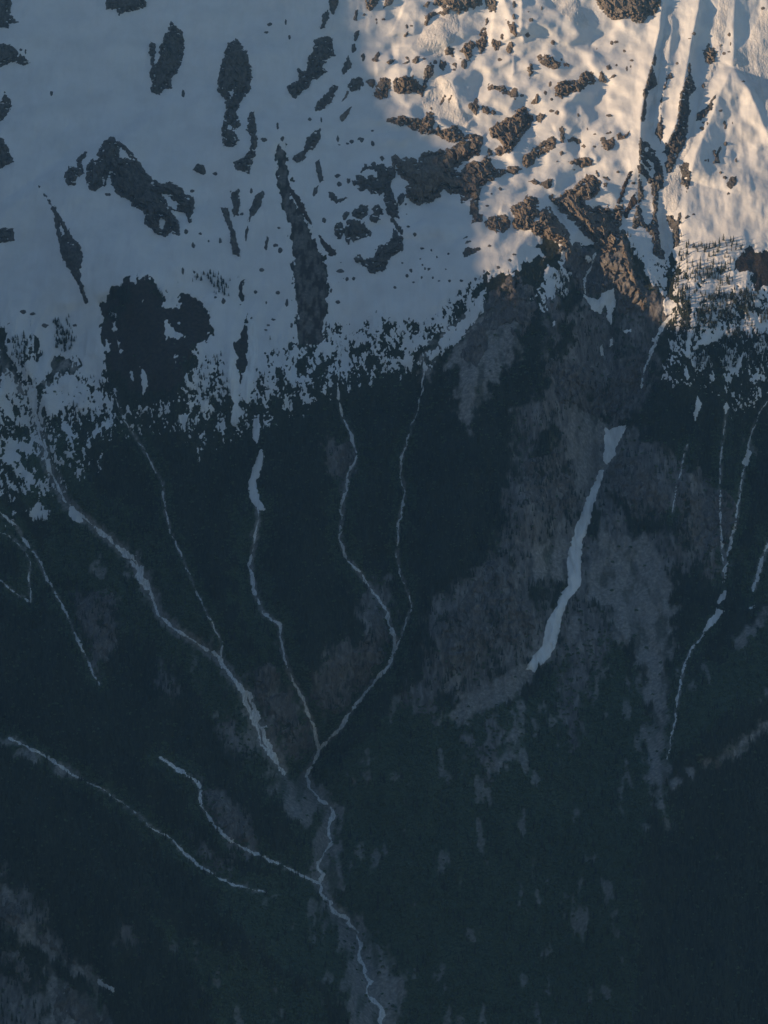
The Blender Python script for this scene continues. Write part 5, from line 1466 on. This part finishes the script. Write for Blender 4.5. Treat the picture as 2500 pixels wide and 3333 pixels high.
# ------------------------------------------------------------------ the ridge across the valley that shades the lower face
EDGE = np.array([[1195, -200], [1200, 100], [1230, 250], [1330, 400], [1480, 480], [1580, 600], [1590, 750], [1600, 900], [1800, 960], [2080, 1000], [2180, 1050], [2300, 1100], [2500, 1090], [2800, 1110]], float)
ea, eb, ed = to_map(EDGE)
EP = to_world(ea, eb, ed)
RIGHT = np.array([math.sin(SUN_AZ), -math.cos(SUN_AZ), 0.0])
UPS = np.cross(RIGHT, LIGHT)
ex = EP @ RIGHT
ez = EP @ UPS
print('edge', np.round(np.stack([ex, ez], 1)).tolist())
order = np.argsort(ex)
SHADE = (ex[order], ez[order])
RUN = 4200.0                          # metres from the crest to the shaded face
xs = np.concatenate([np.arange(ex.min() - 4200, ex.min(), 120.0), np.arange(ex.min(), ex.max(), 14.0), np.arange(ex.max(), ex.max() + 5200, 120.0)])
zz = np.interp(xs, ex[order], ez[order])
zz = np.where(xs < ex.min(), zz + (ex.min() - xs) * .25, zz)
zz = np.where(xs > ex.max(), ez[order][-1] + np.minimum((xs - ex.max()) * .45, 700), zz)  # unseen crest raised past the shadow edge to keep the near air shaded
zz = zz + 7 * fbm(xs / 60, xs * 0, 3, 95)
base0 = EP.mean(0) @ LIGHT
run = np.maximum(RUN, (xs * RIGHT[0] + base0 * LIGHT[0] + 3300.0) / LIGHT[0])     # the crest keeps clear of the valley's middle
rows, offs = [], [(-2300, 1.0), (-1500, .72), (-700, .36), (-200, .1), (0, 0), (180, .12), (520, .38), (1000, .74), (1350, 1.0)]
for along, drop in offs:
    wob = 50 * fbm(xs / 260 + along, xs * 0 + along * .01, 3, 97) * (abs(along) > 10)
    P = xs[:, None] * RIGHT + zz[:, None] * UPS + (base0 - run)[:, None] * LIGHT + along * np.array([LIGHT[0], LIGHT[1], 0]) / math.cos(SUN_EL)
    P[:, 2] += drop * (120.0 - P[:, 2]) + wob
    rows.append(P)
RP = np.stack(rows, 0)
ridge = link('shading_ridge', grid_mesh('shading_ridge', RP, np.ones((len(offs) - 1, len(xs) - 1), bool), True,
             {'alder': np.zeros(RP.shape[:2]), 'brown': np.zeros(RP.shape[:2]), 'slab': np.full(RP.shape[:2], .6), 'scree': np.zeros(RP.shape[:2])}), MAT_GROUND)
ridge.name = 'mountain_ridge'
tag(ridge, 'neighbouring mountain ridge that shades the valley', kind='structure')

# ------------------------------------------------------------------ valley air
mh = bpy.data.materials.new('valley haze')
mh.use_nodes = True
nt = mh.node_tree
for n in list(nt.nodes):
    if n.type != 'OUTPUT_MATERIAL':
        nt.nodes.remove(n)
pv = nt.nodes.new('ShaderNodeVolumePrincipled')
pv.inputs['Color'].default_value = (.24, .56, 1.0, 1)
pv.inputs['Density'].default_value = HAZE_DENSITY
pv.inputs['Anisotropy'].default_value = 0.1
nt.links.new(pv.outputs[0], [n for n in nt.nodes if n.type == 'OUTPUT_MATERIAL'][0].inputs['Volume'])
TOP = to_world(GA, GB, D_top)
zlo = min(TOP[..., 2].min(), RP[..., 2].min()) - 40
zhi = max(TOP[..., 2].max(), RP[..., 2].max(), CAM[2]) + 60
x0, x1 = min(RP[..., 0].min(), -1900) - 200, max(RP[..., 0].max(), 1900) + 200
y0, y1 = min(RP[..., 1].min(), CAM[1]) - 300, max(TOP[..., 1].max(), RP[..., 1].max()) + 200
hv = [(x, y, z) for z in (zlo, zhi) for y in (y0, y1) for x in (x0, x1)]
hm = bpy.data.meshes.new('haze')
hm.from_pydata(hv, [], [(0, 2, 3, 1), (4, 5, 7, 6), (0, 1, 5, 4), (2, 6, 7, 3), (0, 4, 6, 2), (1, 3, 7, 5)])
hz = link('haze', hm, mh)
tag(hz, 'thin blue haze filling the valley', kind='stuff')
print('done', 'camera', CAM, 'haze', x0, x1, y0, y1, zlo, zhi)
